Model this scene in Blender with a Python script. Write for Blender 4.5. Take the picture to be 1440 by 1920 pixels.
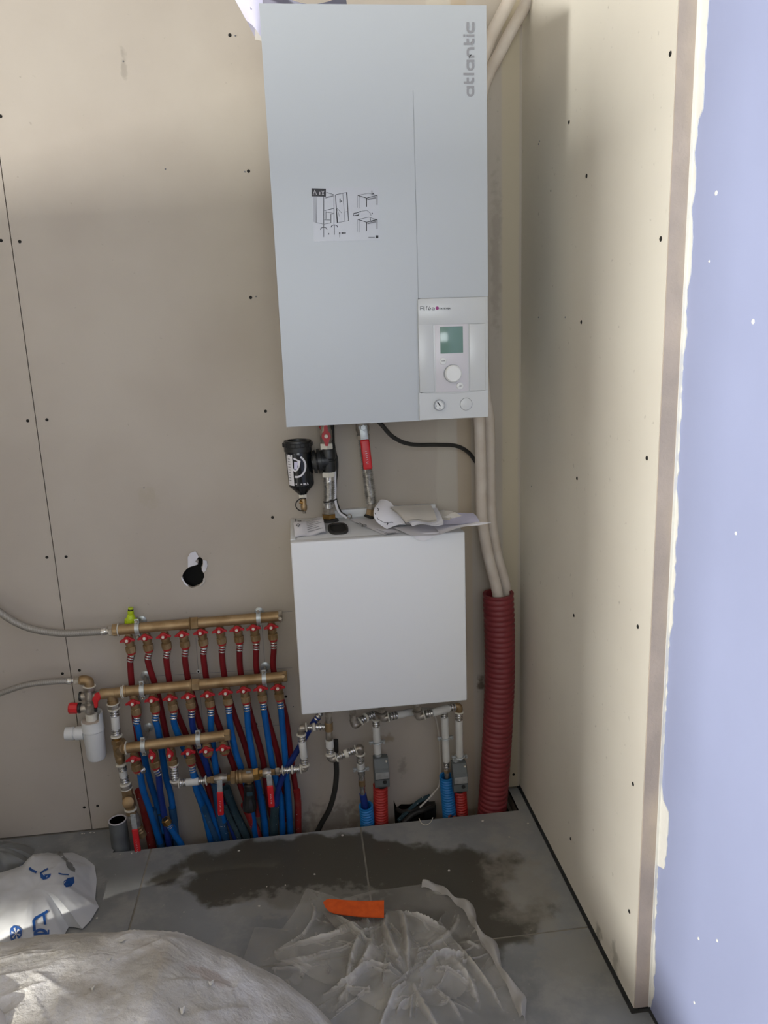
import bpy, bmesh, math, random
from mathutils import Vector, Matrix
from mathutils.geometry import tessellate_polygon
random.seed(7)
for o in list(bpy.data.objects): bpy.data.objects.remove(o)
SC = bpy.context.scene
C = SC.collection
# ------------------------------------------------------------------ camera
ROT = ((0.9926290519755152, -0.06098579590650227, 0.10472964180135647),
       (-0.11565651110119866, -0.21849731288016266, 0.9689594912606236),
       (-0.03620962046319032, -0.9739300061923335, -0.2239401849247092))
FPX, DIST, CAMZ = 1441.0, 2.1, 1.3965
CAM = Vector((0, -DIST, CAMZ))
cam = bpy.data.cameras.new('camera'); cam_o = bpy.data.objects.new('camera', cam); C.objects.link(cam_o)
cam.sensor_fit = 'VERTICAL'; cam.sensor_height = 24; cam.lens = FPX / 1920 * 24; cam.clip_start = 0.01
M3 = Matrix(ROT)
mw = Matrix.Identity(4)
for r in range(3):
    mw[r][0] = ROT[r][0]; mw[r][1] = -ROT[r][1]; mw[r][2] = -ROT[r][2]; mw[r][3] = CAM[r]
cam_o.matrix_world = mw
SC.camera = cam_o
# ------------------------------------------------------------------ world, sun, window light, exposure
SC.view_settings.view_transform = 'Standard'; SC.view_settings.look = 'None'
SC.view_settings.gamma = 1.0; SC.view_settings.use_curve_mapping = False
SC.view_settings.exposure = 0.0
SC.cycles.max_bounces = 6; SC.cycles.glossy_bounces = 3; SC.cycles.transmission_bounces = 3; SC.cycles.transparent_max_bounces = 6; SC.cycles.adaptive_threshold = 0.03
wd = bpy.data.worlds.new('sky'); SC.world = wd; wd.use_nodes = True
wd.node_tree.nodes['Background'].inputs[0].default_value = (0.62, 0.75, 1.0, 1)
wd.node_tree.nodes['Background'].inputs[1].default_value = 1.0
REAR = -4.2          # rear wall of the room
FARL = -4.3          # far left wall
def sun_light(direction, strength, col):
    l = bpy.data.lights.new('sun', 'SUN'); l.energy = strength; l.color = col; l.angle = math.radians(1.2)
    o = bpy.data.objects.new('sun', l); C.objects.link(o)
    o.rotation_euler = Vector(direction).to_track_quat('-Z', 'Y').to_euler()
def area(name, loc, direction, sx, sy, power, col):
    l = bpy.data.lights.new(name, 'AREA'); l.shape = 'RECTANGLE'; l.size = sx; l.size_y = sy; l.energy = power; l.color = col
    o = bpy.data.objects.new(name, l); C.objects.link(o); o.location = loc
    o.rotation_euler = Vector(direction).to_track_quat('-Z', 'Y').to_euler()
sun_light((0.5, 1, -0.56), 7.0, (1.0, 0.95, 0.86))
DOOR = (-3.25, -2.06, 0.02, 2.27)      # glazed door in the rear wall, lets the sun in: x0 x1 z0 z1
BAY = (-0.75, 0.6, 0.85, 2.25)        # window in the rear wall behind the camera
WIN = (-2.95, -2.05, 0.92, 1.62)      # window in the far left wall: y0 y1 z0 z1
area('bay_daylight', ((BAY[0]+BAY[1])/2, REAR-0.14, (BAY[2]+BAY[3])/2), (0, 1, 0), BAY[1]-BAY[0], BAY[3]-BAY[2], 50, (0.90, 0.96, 1.0))
area('window_daylight', (FARL-0.16, (WIN[0]+WIN[1])/2, (WIN[2]+WIN[3])/2), (1, 0, 0), WIN[1]-WIN[0], WIN[3]-WIN[2], 375, (1.0, 0.975, 0.925))

# ------------------------------------------------------------------ helpers
def at(x, y, dep=0.0):
    """world point seen at photo pixel x,y that lies dep metres in front of the back wall"""
    r = M3 @ Vector((x-720, y-960, FPX)); return CAM + r*((DIST-dep)/r.y)
def atz(x, y, z=0.0):
    r = M3 @ Vector((x-720, y-960, FPX)); return CAM + r*((z-CAMZ)/r.z)
def atx(x, y, X):
    r = M3 @ Vector((x-720, y-960, FPX)); return CAM + r*(X/r.x)
def R(px): return px*0.00152
def lin(c): return tuple(((v/255)/12.92 if v <= 10 else ((v/255+0.055)/1.055)**2.4) for v in c)
V = Vector

class MB:
    def __init__(s): s.v = []; s.f = []; s.ns = 0
    def add(s, vs, fs):
        n = len(s.v); s.v += [V(v) for v in vs]; s.f += [tuple(i+n for i in f) for f in fs]; return s
    def bm(s, bm):
        bm.verts.ensure_lookup_table(); bm.verts.index_update()
        s.add([v.co.copy() for v in bm.verts], [[v.index for v in f.verts] for f in bm.faces]); bm.free(); return s
    def box(s, a, b, bev=0.0, seg=2, mat=None):
        bm = bmesh.new(); bmesh.ops.create_cube(bm, size=1)
        a, b = V(a), V(b)
        for v in bm.verts: v.co = V([(a[i]+b[i])/2 + v.co[i]*(b[i]-a[i]) for i in range(3)])
        if bev: bmesh.ops.bevel(bm, geom=bm.edges[:], offset=bev, segments=seg, affect='EDGES', profile=0.5)
        if mat is not None: bm.transform(mat)
        return s.bm(bm)
    def tube(s, pts, r, seg=12, cap=True, hollow=None):
        pts = [V(p) for p in pts]; n = len(pts)
        rr = r if isinstance(r, (list, tuple)) else [r]*n
        tg = [(pts[min(i+1, n-1)]-pts[max(i-1, 0)]).normalized() for i in range(n)]
        up = V((0, 0, 1)) if abs(tg[0].z) < 0.9 else V((0, -1, 0))
        a = (up - tg[0]*up.dot(tg[0])).normalized()
        vs = []; fs = []
        for i in range(n):
            a = (a - tg[i]*a.dot(tg[i])).normalized(); b = tg[i].cross(a)
            for k in range(seg):
                t = 2*math.pi*k/seg; vs.append(pts[i] + (a*math.cos(t)+b*math.sin(t))*rr[i])
        for i in range(n-1):
            for k in range(seg):
                k2 = (k+1) % seg; fs.append((i*seg+k, i*seg+k2, (i+1)*seg+k2, (i+1)*seg+k))
        if cap:
            fs.append(tuple(range(seg-1, -1, -1))); fs.append(tuple((n-1)*seg+k for k in range(seg)))
        return s.add(vs, fs)
    def lathe(s, p0, p1, prof, seg=16, unit=True):
        """revolve prof [(t, r)] about p0->p1; t in 0..1 (unit) or metres"""
        p0, p1 = V(p0), V(p1); d = p1-p0; L = d.length if unit else 1.0; d = d.normalized()
        up = V((0, 0, 1)) if abs(d.z) < 0.9 else V((0, -1, 0))
        a = (up - d*up.dot(d)).normalized(); b = d.cross(a)
        vs = []; fs = []; n = len(prof)
        for (t, r) in prof:
            for k in range(seg):
                q = 2*math.pi*k/seg; vs.append(p0 + d*(t*L) + (a*math.cos(q)+b*math.sin(q))*max(r, 1e-5))
        for i in range(n-1):
            for k in range(seg):
                k2 = (k+1) % seg; fs.append((i*seg+k, i*seg+k2, (i+1)*seg+k2, (i+1)*seg+k))
        fs.append(tuple(range(seg-1, -1, -1))); fs.append(tuple((n-1)*seg+k for k in range(seg)))
        return s.add(vs, fs)
    def cyl(s, p0, p1, r, seg=16): return s.lathe(p0, p1, [(0, r*.93), (.04, r), (.96, r), (1, r*.93)], seg)
    def hexnut(s, p0, p1, r): return s.lathe(p0, p1, [(0, r*.9), (.1, r), (.9, r), (1, r*.9)], 6)
    def prism(s, poly, f, ext, holes=()):
        """extrude polygon(s) in a plane: f(u,v) -> world, ext = world vector"""
        loops = [poly]+list(holes); pts = [p for l in loops for p in l]; ext = V(ext)
        tris = tessellate_polygon([[V((p[0], p[1], 0)) for p in l] for l in loops])
        n = len(pts); base = [V(f(*p)) for p in pts]
        vs = base + [p+ext for p in base]; fs = []
        for t in tris: fs.append(tuple(t)); fs.append(tuple(i+n for i in reversed(t)))
        k = 0
        for l in loops:
            m = len(l)
            for i in range(m):
                j = (i+1) % m; fs.append((k+i, k+j, k+j+n, k+i+n))
            k += m
        return s.add(vs, fs)
    def grid(s, fn, nu, nv, wrap=False):
        vs = [V(fn(i/nu, j/nv)) for j in range(nv+1) for i in range(nu+1)]
        fs = [(j*(nu+1)+i, j*(nu+1)+i+1, (j+1)*(nu+1)+i+1, (j+1)*(nu+1)+i) for j in range(nv) for i in range(nu)]
        return s.add(vs, fs)
    def stroke(s, pts, w, f, h=0.0006):
        """flat printed line: pts 2d, f(u,v)-> point and normal offset direction handled by caller"""
        pts = [V((p[0], p[1])) for p in pts]; n = len(pts)
        L = []; Rr = []
        for i in range(n):
            a = pts[max(i-1, 0)]; b = pts[min(i+1, n-1)]
            d = (b-a)
            if d.length < 1e-9: d = V((1, 0))
            d.normalize(); nn = V((-d.y, d.x)); k = 1.0
            if 0 < i < n-1:
                d1 = (pts[i]-pts[i-1]).normalized(); c = max(0.45, d.dot(d1)); k = 1/c
            L.append(pts[i]+nn*w/2*k); Rr.append(pts[i]-nn*w/2*k)
        s.ns += 1; lift = V((0, -5e-5, 3e-5))*s.ns
        vs = [V(f(p.x, p.y))+lift for p in L]+[V(f(p.x, p.y))+lift for p in Rr]
        s.add(vs, [(i, i+1, n+i+1, n+i) for i in range(n-1)]); return s
ORG = {}
def obj(name, mb, mat, parent=None, smooth=35, base=None):
    org = ORG[parent] if parent is not None else (V(base) if base is not None else V((0, 0, 0)))
    if parent is None and base is None and mb.v:
        xs = [v.x for v in mb.v]; ys = [v.y for v in mb.v]; zs = [v.z for v in mb.v]
        org = V(((min(xs)+max(xs))/2, (min(ys)+max(ys))/2, min(zs)))
    me = bpy.data.meshes.new(name)
    me.from_pydata([v-org for v in mb.v], [], mb.f)
    bm = bmesh.new(); bm.from_mesh(me); bmesh.ops.recalc_face_normals(bm, faces=bm.faces); bm.to_mesh(me); bm.free()
    if smooth:
        me.shade_smooth(); me.set_sharp_from_angle(angle=math.radians(smooth))
    me.materials.append(mat)
    o = bpy.data.objects.new(name, me); C.objects.link(o)
    if parent is not None: o.parent = parent
    else: o.location = org
    ORG[o] = org
    return o
def tag(o, label=None, cat=None, group=None, kind=None):
    if label: o['label'] = label
    if cat: o['category'] = cat
    if group: o['group'] = group
    if kind: o['kind'] = kind
    return o
def thing(name, label, cat, base, group=None):
    o = bpy.data.objects.new(name, None); C.objects.link(o); o.location = base; o.empty_display_size = 0.05
    ORG[o] = V(base); return tag(o, label, cat, group)
def single(name, mb, mat, label, cat, group=None, smooth=35): return tag(obj(name, mb, mat, None, smooth), label, cat, group)
def struct(name, mb, mat, label=None, smooth=0):
    o = obj(name, mb, mat, None, smooth); o['kind'] = 'structure'
    if label: o['label'] = label
    return o
def spline(pts, n=8):
    pts = [V(p) for p in pts]; out = []
    for i in range(len(pts)-1):
        p0 = pts[i-1] if i else pts[0]*2-pts[1]; p1 = pts[i]; p2 = pts[i+1]
        p3 = pts[i+2] if i+2 < len(pts) else pts[-1]*2-pts[-2]
        for k in range(n):
            t = k/n
            out.append(0.5*((2*p1)+(p2-p0)*t+(2*p0-5*p1+4*p2-p3)*t*t+(3*p1-p0-3*p2+p3)*t**3))
    out.append(pts[-1]); return out
def resample(pts, step):
    out = [pts[0].copy()]; acc = 0
    for a, b in zip(pts, pts[1:]):
        L = (b-a).length; d = step-acc
        while d <= L:
            out.append(a.lerp(b, d/L)); d += step
        acc = (acc+L) % step if L else acc
    return out
ORD = ['first', 'second', 'third', 'fourth', 'fifth', 'sixth', 'seventh', 'eighth', 'ninth', 'tenth', 'eleventh', 'twelfth']

# ------------------------------------------------------------------ materials
def mat(name, rgb, rough=0.5, metal=0.0, var=0.0, vscale=20, bump=0.0, bscale=200, rgb2=None, spec=0.5, alpha=1.0, coat=0.0, trans=0.0):
    m = bpy.data.materials.new(name); m.use_nodes = True
    nt = m.node_tree; b = nt.nodes['Principled BSDF']
    b.inputs['Roughness'].default_value = rough; b.inputs['Metallic'].default_value = metal
    b.inputs['Specular IOR Level'].default_value = spec; b.inputs['Alpha'].default_value = alpha
    b.inputs['Coat Weight'].default_value = coat; b.inputs['Transmission Weight'].default_value = trans
    c = lin(rgb); b.inputs['Base Color'].default_value = (*c, 1)
    geo = nt.nodes.new('ShaderNodeNewGeometry')
    if var or rgb2:
        n = nt.nodes.new('ShaderNodeTexNoise'); n.inputs['Scale'].default_value = vscale; n.inputs['Detail'].default_value = 6
        nt.links.new(geo.outputs['Position'], n.inputs['Vector'])
        rp = nt.nodes.new('ShaderNodeValToRGB'); rp.color_ramp.elements[0].position = 0.35; rp.color_ramp.elements[1].position = 0.68
        c2 = lin(rgb2) if rgb2 else tuple(v*(1-var) for v in c)
        rp.color_ramp.elements[0].color = (*c2, 1); rp.color_ramp.elements[1].color = (*c, 1)
        nt.links.new(n.outputs['Fac'], rp.inputs['Fac']); nt.links.new(rp.outputs['Color'], b.inputs['Base Color'])
    if bump:
        n = nt.nodes.new('ShaderNodeTexNoise'); n.inputs['Scale'].default_value = bscale; n.inputs['Detail'].default_value = 4
        nt.links.new(geo.outputs['Position'], n.inputs['Vector'])
        bp = nt.nodes.new('ShaderNodeBump'); bp.inputs['Strength'].default_value = bump; bp.inputs['Distance'].default_value = 0.002
        nt.links.new(n.outputs['Fac'], bp.inputs['Height']); nt.links.new(bp.outputs['Normal'], b.inputs['Normal'])
    return m
class NT:
    """small node graph helper on world position"""
    def __init__(s, m):
        s.nt = m.node_tree; s.b = s.nt.nodes['Principled BSDF']; g = s.nt.nodes.new('ShaderNodeNewGeometry'); s.pos = g.outputs['Position']
        x = s.nt.nodes.new('ShaderNodeSeparateXYZ'); s.nt.links.new(s.pos, x.inputs[0]); s.x, s.y, s.z = x.outputs
    def math(s, op, a, b=None, c=None):
        n = s.nt.nodes.new('ShaderNodeMath'); n.operation = op
        for i, v in enumerate((a, b, c)):
            if v is None: continue
            if isinstance(v, (int, float)): n.inputs[i].default_value = v
            else: s.nt.links.new(v, n.inputs[i])
        return n.outputs[0]
    def noise(s, scale, detail=5, stretch=None, rough=0.5):
        n = s.nt.nodes.new('ShaderNodeTexNoise'); n.inputs['Scale'].default_value = scale; n.inputs['Detail'].default_value = detail; n.inputs['Roughness'].default_value = rough
        src = s.pos
        if stretch:
            mp = s.nt.nodes.new('ShaderNodeMapping'); mp.inputs['Scale'].default_value = stretch; s.nt.links.new(s.pos, mp.inputs['Vector']); src = mp.outputs[0]
        s.nt.links.new(src, n.inputs['Vector']); return n.outputs['Fac']
    def ramp(s, v, a, b):
        n = s.nt.nodes.new('ShaderNodeMapRange'); n.interpolation_type = 'SMOOTHSTEP'; n.inputs['From Min'].default_value = a; n.inputs['From Max'].default_value = b
        s.nt.links.new(v, n.inputs['Value']); return n.outputs[0]
    def mix(s, f, a, b):
        n = s.nt.nodes.new('ShaderNodeMix'); n.data_type = 'RGBA'
        if isinstance(f, (int, float)): n.inputs['Factor'].default_value = f
        else: s.nt.links.new(f, n.inputs['Factor'])
        for k, v in (('A', a), ('B', b)):
            i = [q for q in n.inputs if q.name == k and q.type == 'RGBA'][0]
            if isinstance(v, tuple): i.default_value = (*lin(v), 1)
            else: s.nt.links.new(v, i)
        return [q for q in n.outputs if q.type == 'RGBA'][0]
    def blob(s, c, rad, jag=0.5, nscale=14, soft=0.35):
        """irregular patch mask around world point c with radii rad"""
        ds = None
        for o, cc, rr in zip((s.x, s.y, s.z), c, rad):
            if rr is None: continue
            t = s.math('POWER', s.math('ABSOLUTE', s.math('DIVIDE', s.math('SUBTRACT', o, cc), rr)), 2.0); ds = t if ds is None else s.math('ADD', ds, t)
        d = s.math('ADD', s.math('SQRT', ds), s.math('MULTIPLY', s.math('SUBTRACT', s.noise(nscale, 6), 0.5), jag*4))
        return s.math('SUBTRACT', 1.0, s.ramp(d, 1-soft, 1+soft))
    def out(s, col, rough=None):
        s.nt.links.new(col, s.b.inputs['Base Color'])
        if rough is not None: s.nt.links.new(rough, s.b.inputs['Roughness'])
    def bump(s, h, strength, dist=0.002):
        bp = s.nt.nodes.new('ShaderNodeBump'); bp.inputs['Strength'].default_value = strength; bp.inputs['Distance'].default_value = dist
        s.nt.links.new(h, bp.inputs['Height']); s.nt.links.new(bp.outputs['Normal'], s.b.inputs['Normal'])

M = {}
def board_mat(name, base, base2, bands=(), stains=()):
    m = mat(name, base, 0.85, spec=0.25); n = NT(m)
    col = n.mix(n.ramp(n.noise(3.0, 4), 0.3, 0.7), base2, base)
    for (x0, x1, c, jag) in bands:   # vertical bands of jointing compound
        xx = n.math('ADD', n.x, n.math('MULTIPLY', n.math('SUBTRACT', n.noise(9, 6, (1, 1, 0.6)), 0.5), jag))
        f = n.math('MULTIPLY', n.ramp(xx, x0-0.004, x0+0.004), n.math('SUBTRACT', 1.0, n.ramp(xx, x1-0.004, x1+0.004)))
        col = n.mix(f, col, c)
    for (c, rad, sc, amt) in stains:
        col = n.mix(n.math('MULTIPLY', n.blob(c, rad, 0.9, 45, 0.6), amt), col, sc)
    col = n.mix(n.math('MULTIPLY', n.ramp(n.noise(60, 2), 0.70, 0.80), 0.25), col, (90, 80, 70))
    n.out(col); n.bump(n.noise(350, 2), 0.06); return m
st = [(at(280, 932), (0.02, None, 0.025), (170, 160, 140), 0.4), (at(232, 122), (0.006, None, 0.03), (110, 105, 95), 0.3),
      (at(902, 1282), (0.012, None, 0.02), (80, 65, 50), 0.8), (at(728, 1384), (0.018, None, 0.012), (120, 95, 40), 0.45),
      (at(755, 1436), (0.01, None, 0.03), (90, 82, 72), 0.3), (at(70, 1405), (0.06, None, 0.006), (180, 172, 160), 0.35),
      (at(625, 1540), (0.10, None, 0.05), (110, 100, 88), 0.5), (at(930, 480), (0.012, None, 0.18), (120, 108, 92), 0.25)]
M['board'] = board_mat('plasterboard_paper', (186, 178, 166), (178, 169, 157),
    [(at(818, 900).x, at(858, 900).x, (190, 183, 170), 0.035), (at(858, 900).x, at(884, 900).x, (182, 168, 148), 0.0),
     (at(942, 900).x, at(972, 900).x, (192, 182, 160), 0.006)], st)
M['board_right'] = board_mat('cream_board_paper', (226, 222, 210), (220, 215, 203), [],
    [(atx(1122, 1752, .622), (None, 0.014, 0.025), (120, 118, 106), 0.6), (atx(1152, 1800, .622), (None, 0.016, 0.035), (130, 128, 114), 0.5)])
M['lavender'] = mat('lavender_board', (160, 169, 204), 0.75, var=0.06, vscale=3, spec=0.3)
M['filler'] = mat('white_filler', (236, 236, 230), 0.8, var=0.06, vscale=40, bump=0.15, bscale=150)
M['plaster_edge'] = mat('raw_plaster_edge', (196, 182, 168), 0.9, rgb2=(178, 166, 155), vscale=12, bump=0.4, bscale=160)
M['dark'] = mat('shade_and_screw_black', (30, 29, 26), 0.9)  # near-black: shade inside cavities, bores and openings as colour; also screw heads
M['cement'] = mat('rough_cement', (98, 97, 90), 0.9, rgb2=(66, 65, 60), vscale=18, bump=0.5, bscale=90)
M['paint'] = mat('white_room_paint', (190, 186, 176), 0.8, var=0.03, vscale=4)
M['roomfloor'] = mat('room_concrete', (165, 158, 146), 0.8, var=0.2, vscale=3)
# floor tile: dark grey stoneware with dust and damp patches
m = mat('grey_floor_tile', (82, 84, 84), 0.55); n = NT(m)
col = n.mix(n.ramp(n.noise(2.2, 6), 0.3, 0.7), (118, 120, 120), (146, 150, 152))
dust = n.math('MULTIPLY', n.ramp(n.noise(5, 8, None, 0.65), 0.46, 0.62), 0.45)
col = n.mix(dust, col, (168, 167, 160))
w1 = n.blob(atz(560, 1625), (0.34, 0.13, None), 0.42, 7, 0.08)
w2 = n.blob(atz(800, 1690), (0.26, 0.22, None), 0.34, 8, 0.1)
damp = n.math('MAXIMUM', w1, w2)
col = n.mix(damp, col, (80, 78, 70))
d2 = n.math('MULTIPLY', n.blob(atz(975, 1665), (0.075, 0.15, None), 0.5, 22, 0.3), n.math('ADD', 0.35, n.math('MULTIPLY', n.noise(70, 6), 0.7)))
col = n.mix(n.math('MULTIPLY', d2, 0.8), col, (150, 147, 138))
d3 = n.blob(atz(560, 1690), (0.17, 0.05, None), 0.6, 40, 0.3)
col = n.mix(n.math('MULTIPLY', d3, 0.5), col, (150, 148, 140))
d4 = n.blob(atz(1075, 1790), (0.09, 0.07, None), 0.6, 40, 0.3)
col = n.mix(n.math('MULTIPLY', d4, 0.45), col, (150, 148, 140))
col = n.mix(n.math('MULTIPLY', n.ramp(n.noise(120, 3), 0.68, 0.76), 0.5), col, (170, 168, 160))
n.out(col, n.math('SUBTRACT', 0.62, n.math('MULTIPLY', damp, 0.22))); n.bump(n.noise(60, 6), 0.12)
M['tile'] = m
M['grout'] = mat('pale_grout', (140, 136, 126), 0.95, var=0.2, vscale=40)
M['white_steel'] = mat('white_enamel', (176, 181, 184), 0.34, var=0.01, vscale=2, spec=0.4)
M['white_panel'] = mat('white_control_plastic', (190, 193, 193), 0.3, spec=0.5)
M['cab_steel'] = mat('white_cabinet_enamel', (226, 229, 231), 0.36, spec=0.4)
M['grey_plastic'] = mat('light_grey_plastic', (196, 194, 198), 0.35)
M['white_plastic'] = mat('white_plastic', (216, 218, 216), 0.4, var=0.03, vscale=30)
M['lcd'] = mat('lcd_green', (104, 134, 124), 0.15, spec=0.6)
M['logo'] = mat('logo_grey', (138, 139, 142), 0.5)
M['ink'] = mat('black_ink', (45, 45, 48), 0.6)
M['ink_grey'] = mat('grey_ink', (120, 122, 126), 0.6)
M['magenta'] = mat('magenta_dot', (140, 40, 110), 0.5)
M['sticker'] = mat('clear_sticker', (176, 179, 184), 0.3)
M['seam'] = mat('ring_grey', (150, 154, 158), 0.6)  # plain grey of the dial and gauge rings
M['brass'] = mat('aged_brass', (172, 148, 112), 0.45, 0.6, rgb2=(142, 116, 80), vscale=25, bump=0.05)
M['brass_bright'] = mat('bright_brass', (196, 164, 108), 0.3, 0.9, rgb2=(170, 125, 60), vscale=40)
M['nickel'] = mat('nickel', (186, 180, 170), 0.32, 0.6, rgb2=(136, 128, 116), vscale=60)
M['chrome'] = mat('crimped_steel', (228, 228, 226), 0.2, 0.8, rgb2=(170, 168, 162), vscale=90)
M['zinc'] = mat('galvanised_zinc', (200, 206, 206), 0.4, 0.55, var=0.2, vscale=80)
M['ring'] = mat('ivory_ring', (216, 212, 198), 0.5)
M['pipe_white'] = mat('multilayer_white', (214, 214, 208), 0.45, var=0.05, vscale=30)
M['red_pipe'] = mat('red_pex', (128, 30, 34), 0.5, rgb2=(108, 26, 30), vscale=14, spec=0.3)
M['blue_pipe'] = mat('blue_pex', (14, 98, 170), 0.45, rgb2=(12, 84, 152), vscale=14, spec=0.35)
M['navy_pipe'] = mat('navy_pex', (34, 58, 132), 0.5, rgb2=(26, 46, 110), vscale=14, spec=0.3)
def dusty(name, rgb, dustc=(150, 150, 145)):
    m = mat(name, rgb, 0.8, spec=0.2); n = NT(m)
    c = n.mix(n.math('MULTIPLY', n.ramp(n.noise(14, 6), 0.38, 0.75), 0.45), rgb, dustc)
    c = n.mix(n.ramp(n.noise(160, 2), 0.70, 0.74), c, (200, 200, 195)); n.out(c); n.bump(n.noise(120, 3), 0.2); return m
M['sleeve_blue'] = dusty('dusty_blue_sleeve', (34, 76, 112), (78, 100, 118))
M['sleeve_dark'] = dusty('dusty_slate_sleeve', (44, 66, 74), (86, 100, 100))
M['sleeve_red'] = dusty('dusty_red_sleeve', (140, 40, 38), (150, 90, 82))
M['cond_blue'] = mat('blue_corrugated_conduit', (30, 124, 196), 0.4, var=0.15, vscale=15)
M['cond_red'] = mat('red_corrugated_conduit', (180, 44, 38), 0.4, var=0.15, vscale=15)
M['cond_maroon'] = mat('maroon_corrugated_conduit', (132, 50, 55), 0.5, var=0.12, vscale=12)
M['foam'] = mat('white_foam_insulation', (214, 205, 194), 0.75, rgb2=(200, 188, 174), vscale=18, bump=0.15, bscale=120)
M['red_handle'] = mat('red_valve_handle', (178, 34, 42), 0.35, var=0.15, vscale=30)
M['red_lever'] = mat('red_vinyl_lever', (206, 34, 40), 0.4, var=0.12, vscale=20)
M['black'] = mat('black_plastic', (34, 36, 36), 0.4, var=0.15, vscale=20)
M['black_gloss'] = mat('black_gloss_plastic', (22, 25, 28), 0.2)
M['rubber'] = mat('black_rubber', (38, 37, 34), 0.6)
M['grey_pvc'] = mat('grey_pvc', (98, 102, 102), 0.5, rgb2=(80, 84, 84), vscale=20)
M['grey_box'] = mat('grey_actuator', (96, 102, 102), 0.5, var=0.1, vscale=20)
M['label_silver'] = mat('silver_label', (170, 172, 170), 0.35, 0.3, var=0.2, vscale=90)
M['lime'] = mat('lime_plastic', (176, 200, 30), 0.35)
M['paper'] = mat('white_paper', (228, 227, 231), 0.8, var=0.02, vscale=8)
M['paper_grey'] = mat('grey_beige_paper', (206, 201, 192), 0.85, var=0.06, vscale=10)
M['paper_lav'] = mat('lavender_white_paper', (205, 204, 228), 0.7, var=0.05, vscale=10)
M['bag_white'] = mat('white_bag_film', (208, 211, 213), 0.35, var=0.04, vscale=10)
M['bag_grey'] = mat('grey_bag_film', (120, 122, 120), 0.35, var=0.15, vscale=12)
M['print_blue'] = mat('blue_bag_print', (18, 78, 150), 0.4)
M['orange'] = mat('orange_label', (226, 96, 30), 0.5, rgb2=(210, 84, 24), vscale=60)
# braided hose
m = mat('braided_steel', (165, 160, 150), 0.5, 0.45); n = NT(m)
wv = n.nt.nodes.new('ShaderNodeTexWave'); wv.inputs['Scale'].default_value = 160; wv.inputs['Distortion'].default_value = 3; n.nt.links.new(n.pos, wv.inputs['Vector'])
n.out(n.mix(wv.outputs['Fac'], (120, 116, 108), (188, 184, 176))); n.bump(wv.outputs['Fac'], 0.3, 0.001); M['braid'] = m
# dirty sack
m = mat('dirty_white_sack', (214, 210, 200), 0.38); n = NT(m)
c = n.mix(n.ramp(n.noise(6, 8, None, 0.6), 0.4, 0.66), (190, 187, 178), (232, 232, 230))
c = n.mix(n.math('MULTIPLY', n.ramp(n.noise(9, 6), 0.56, 0.7), 0.4), c, (160, 150, 132))
c = n.mix(n.math('MULTIPLY', n.blob(atz(400, 1878, .2), (0.035, 0.02, None), 0.6, 30), 0.45), c, (150, 122, 100))
n.out(c); n.bump(n.math('ABSOLUTE', n.math('SUBTRACT', n.noise(16, 8, None, 0.6), .5)), 0.8, 0.02); M['sack'] = m
# clear crumpled plastic film: thin, slightly milky, glossy
m = bpy.data.materials.new('milky_clear_film'); m.use_nodes = True; nt = m.node_tree; b = nt.nodes['Principled BSDF']
b.inputs['Base Color'].default_value = (*lin((206, 204, 196)), 1); b.inputs['Roughness'].default_value = 0.28; b.inputs['Specular IOR Level'].default_value = 0.7
g = nt.nodes.new('ShaderNodeNewGeometry'); nz = nt.nodes.new('ShaderNodeTexNoise'); nz.inputs['Scale'].default_value = 9; nz.inputs['Detail'].default_value = 6; nt.links.new(g.outputs['Position'], nz.inputs['Vector'])
mr = nt.nodes.new('ShaderNodeMapRange'); mr.inputs['From Min'].default_value = 0.35; mr.inputs['From Max'].default_value = 0.7; mr.inputs['To Min'].default_value = 0.15; mr.inputs['To Max'].default_value = 0.42
at_ = nt.nodes.new('ShaderNodeAttribute'); at_.attribute_name = 'doubled'      # film lies double in its folds, so it is milkier there
ad = nt.nodes.new('ShaderNodeMath'); ad.operation = 'ADD'; ad.use_clamp = True
nt.links.new(nz.outputs['Fac'], mr.inputs['Value']); nt.links.new(mr.outputs[0], ad.inputs[0]); nt.links.new(at_.outputs['Fac'], ad.inputs[1]); nt.links.new(ad.outputs[0], b.inputs['Alpha']); M['film'] = m
M['film_edge'] = mat('milky_film_fold', (206, 204, 198), 0.35, alpha=0.6)

# ================================================================== SETTING
XR, XL2, YST = 0.622, 0.658, -0.832         # right wall, lavender wall, step between them
TR0, TR1, TRY = -0.592, 0.586, -0.117       # trench along the back wall
H = 2.6
# back wall: near-black slab behind stands for the unlit stud cavity, plasterboards in front
wb = struct('wall_back', MB().box((-4.3, 0.06, -0.16), (0.9, 0.16, H)), M['dark'], 'plasterboard back wall with screws, joints and a knocked hole')
SEAM = -0.677
def xz(u, v): return (u, 0, v)
def jag_loop(cpx, pts): return [(at(*p).x, at(*p).z) for p in pts]
hole = [(300+u/12, 1010+v/12) for u, v in ((495, 850), (520, 780), (600, 680), (700, 620), (800, 600), (850, 560), (860, 500), (820, 470), (850, 430), (910, 415), (965, 470), (960, 560), (930, 640), (945, 720), (990, 790), (1000, 880), (960, 980), (880, 1050), (790, 1090), (720, 1110), (640, 1080), (560, 1010), (510, 930))]
hole = [(at(*p).x, at(*p).z) for p in hole]
notch = [(742, 1560), (738, 1500), (744, 1514), (752, 1508), (768, 1508), (782, 1504), (798, 1492), (806, 1506), (814, 1512), (818, 1556), (780, 1566)]
notch = [(at(*p).x, at(*p).z) for p in notch]
outl = [(SEAM+0.0012, 0.004), (TR0+.002, .004), (TR0+.002, -.149), (TR1-.002, -.149), (TR1-.002, 0.004), (XR, 0.004), (XR, H), (SEAM+0.0012, H)]
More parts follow.
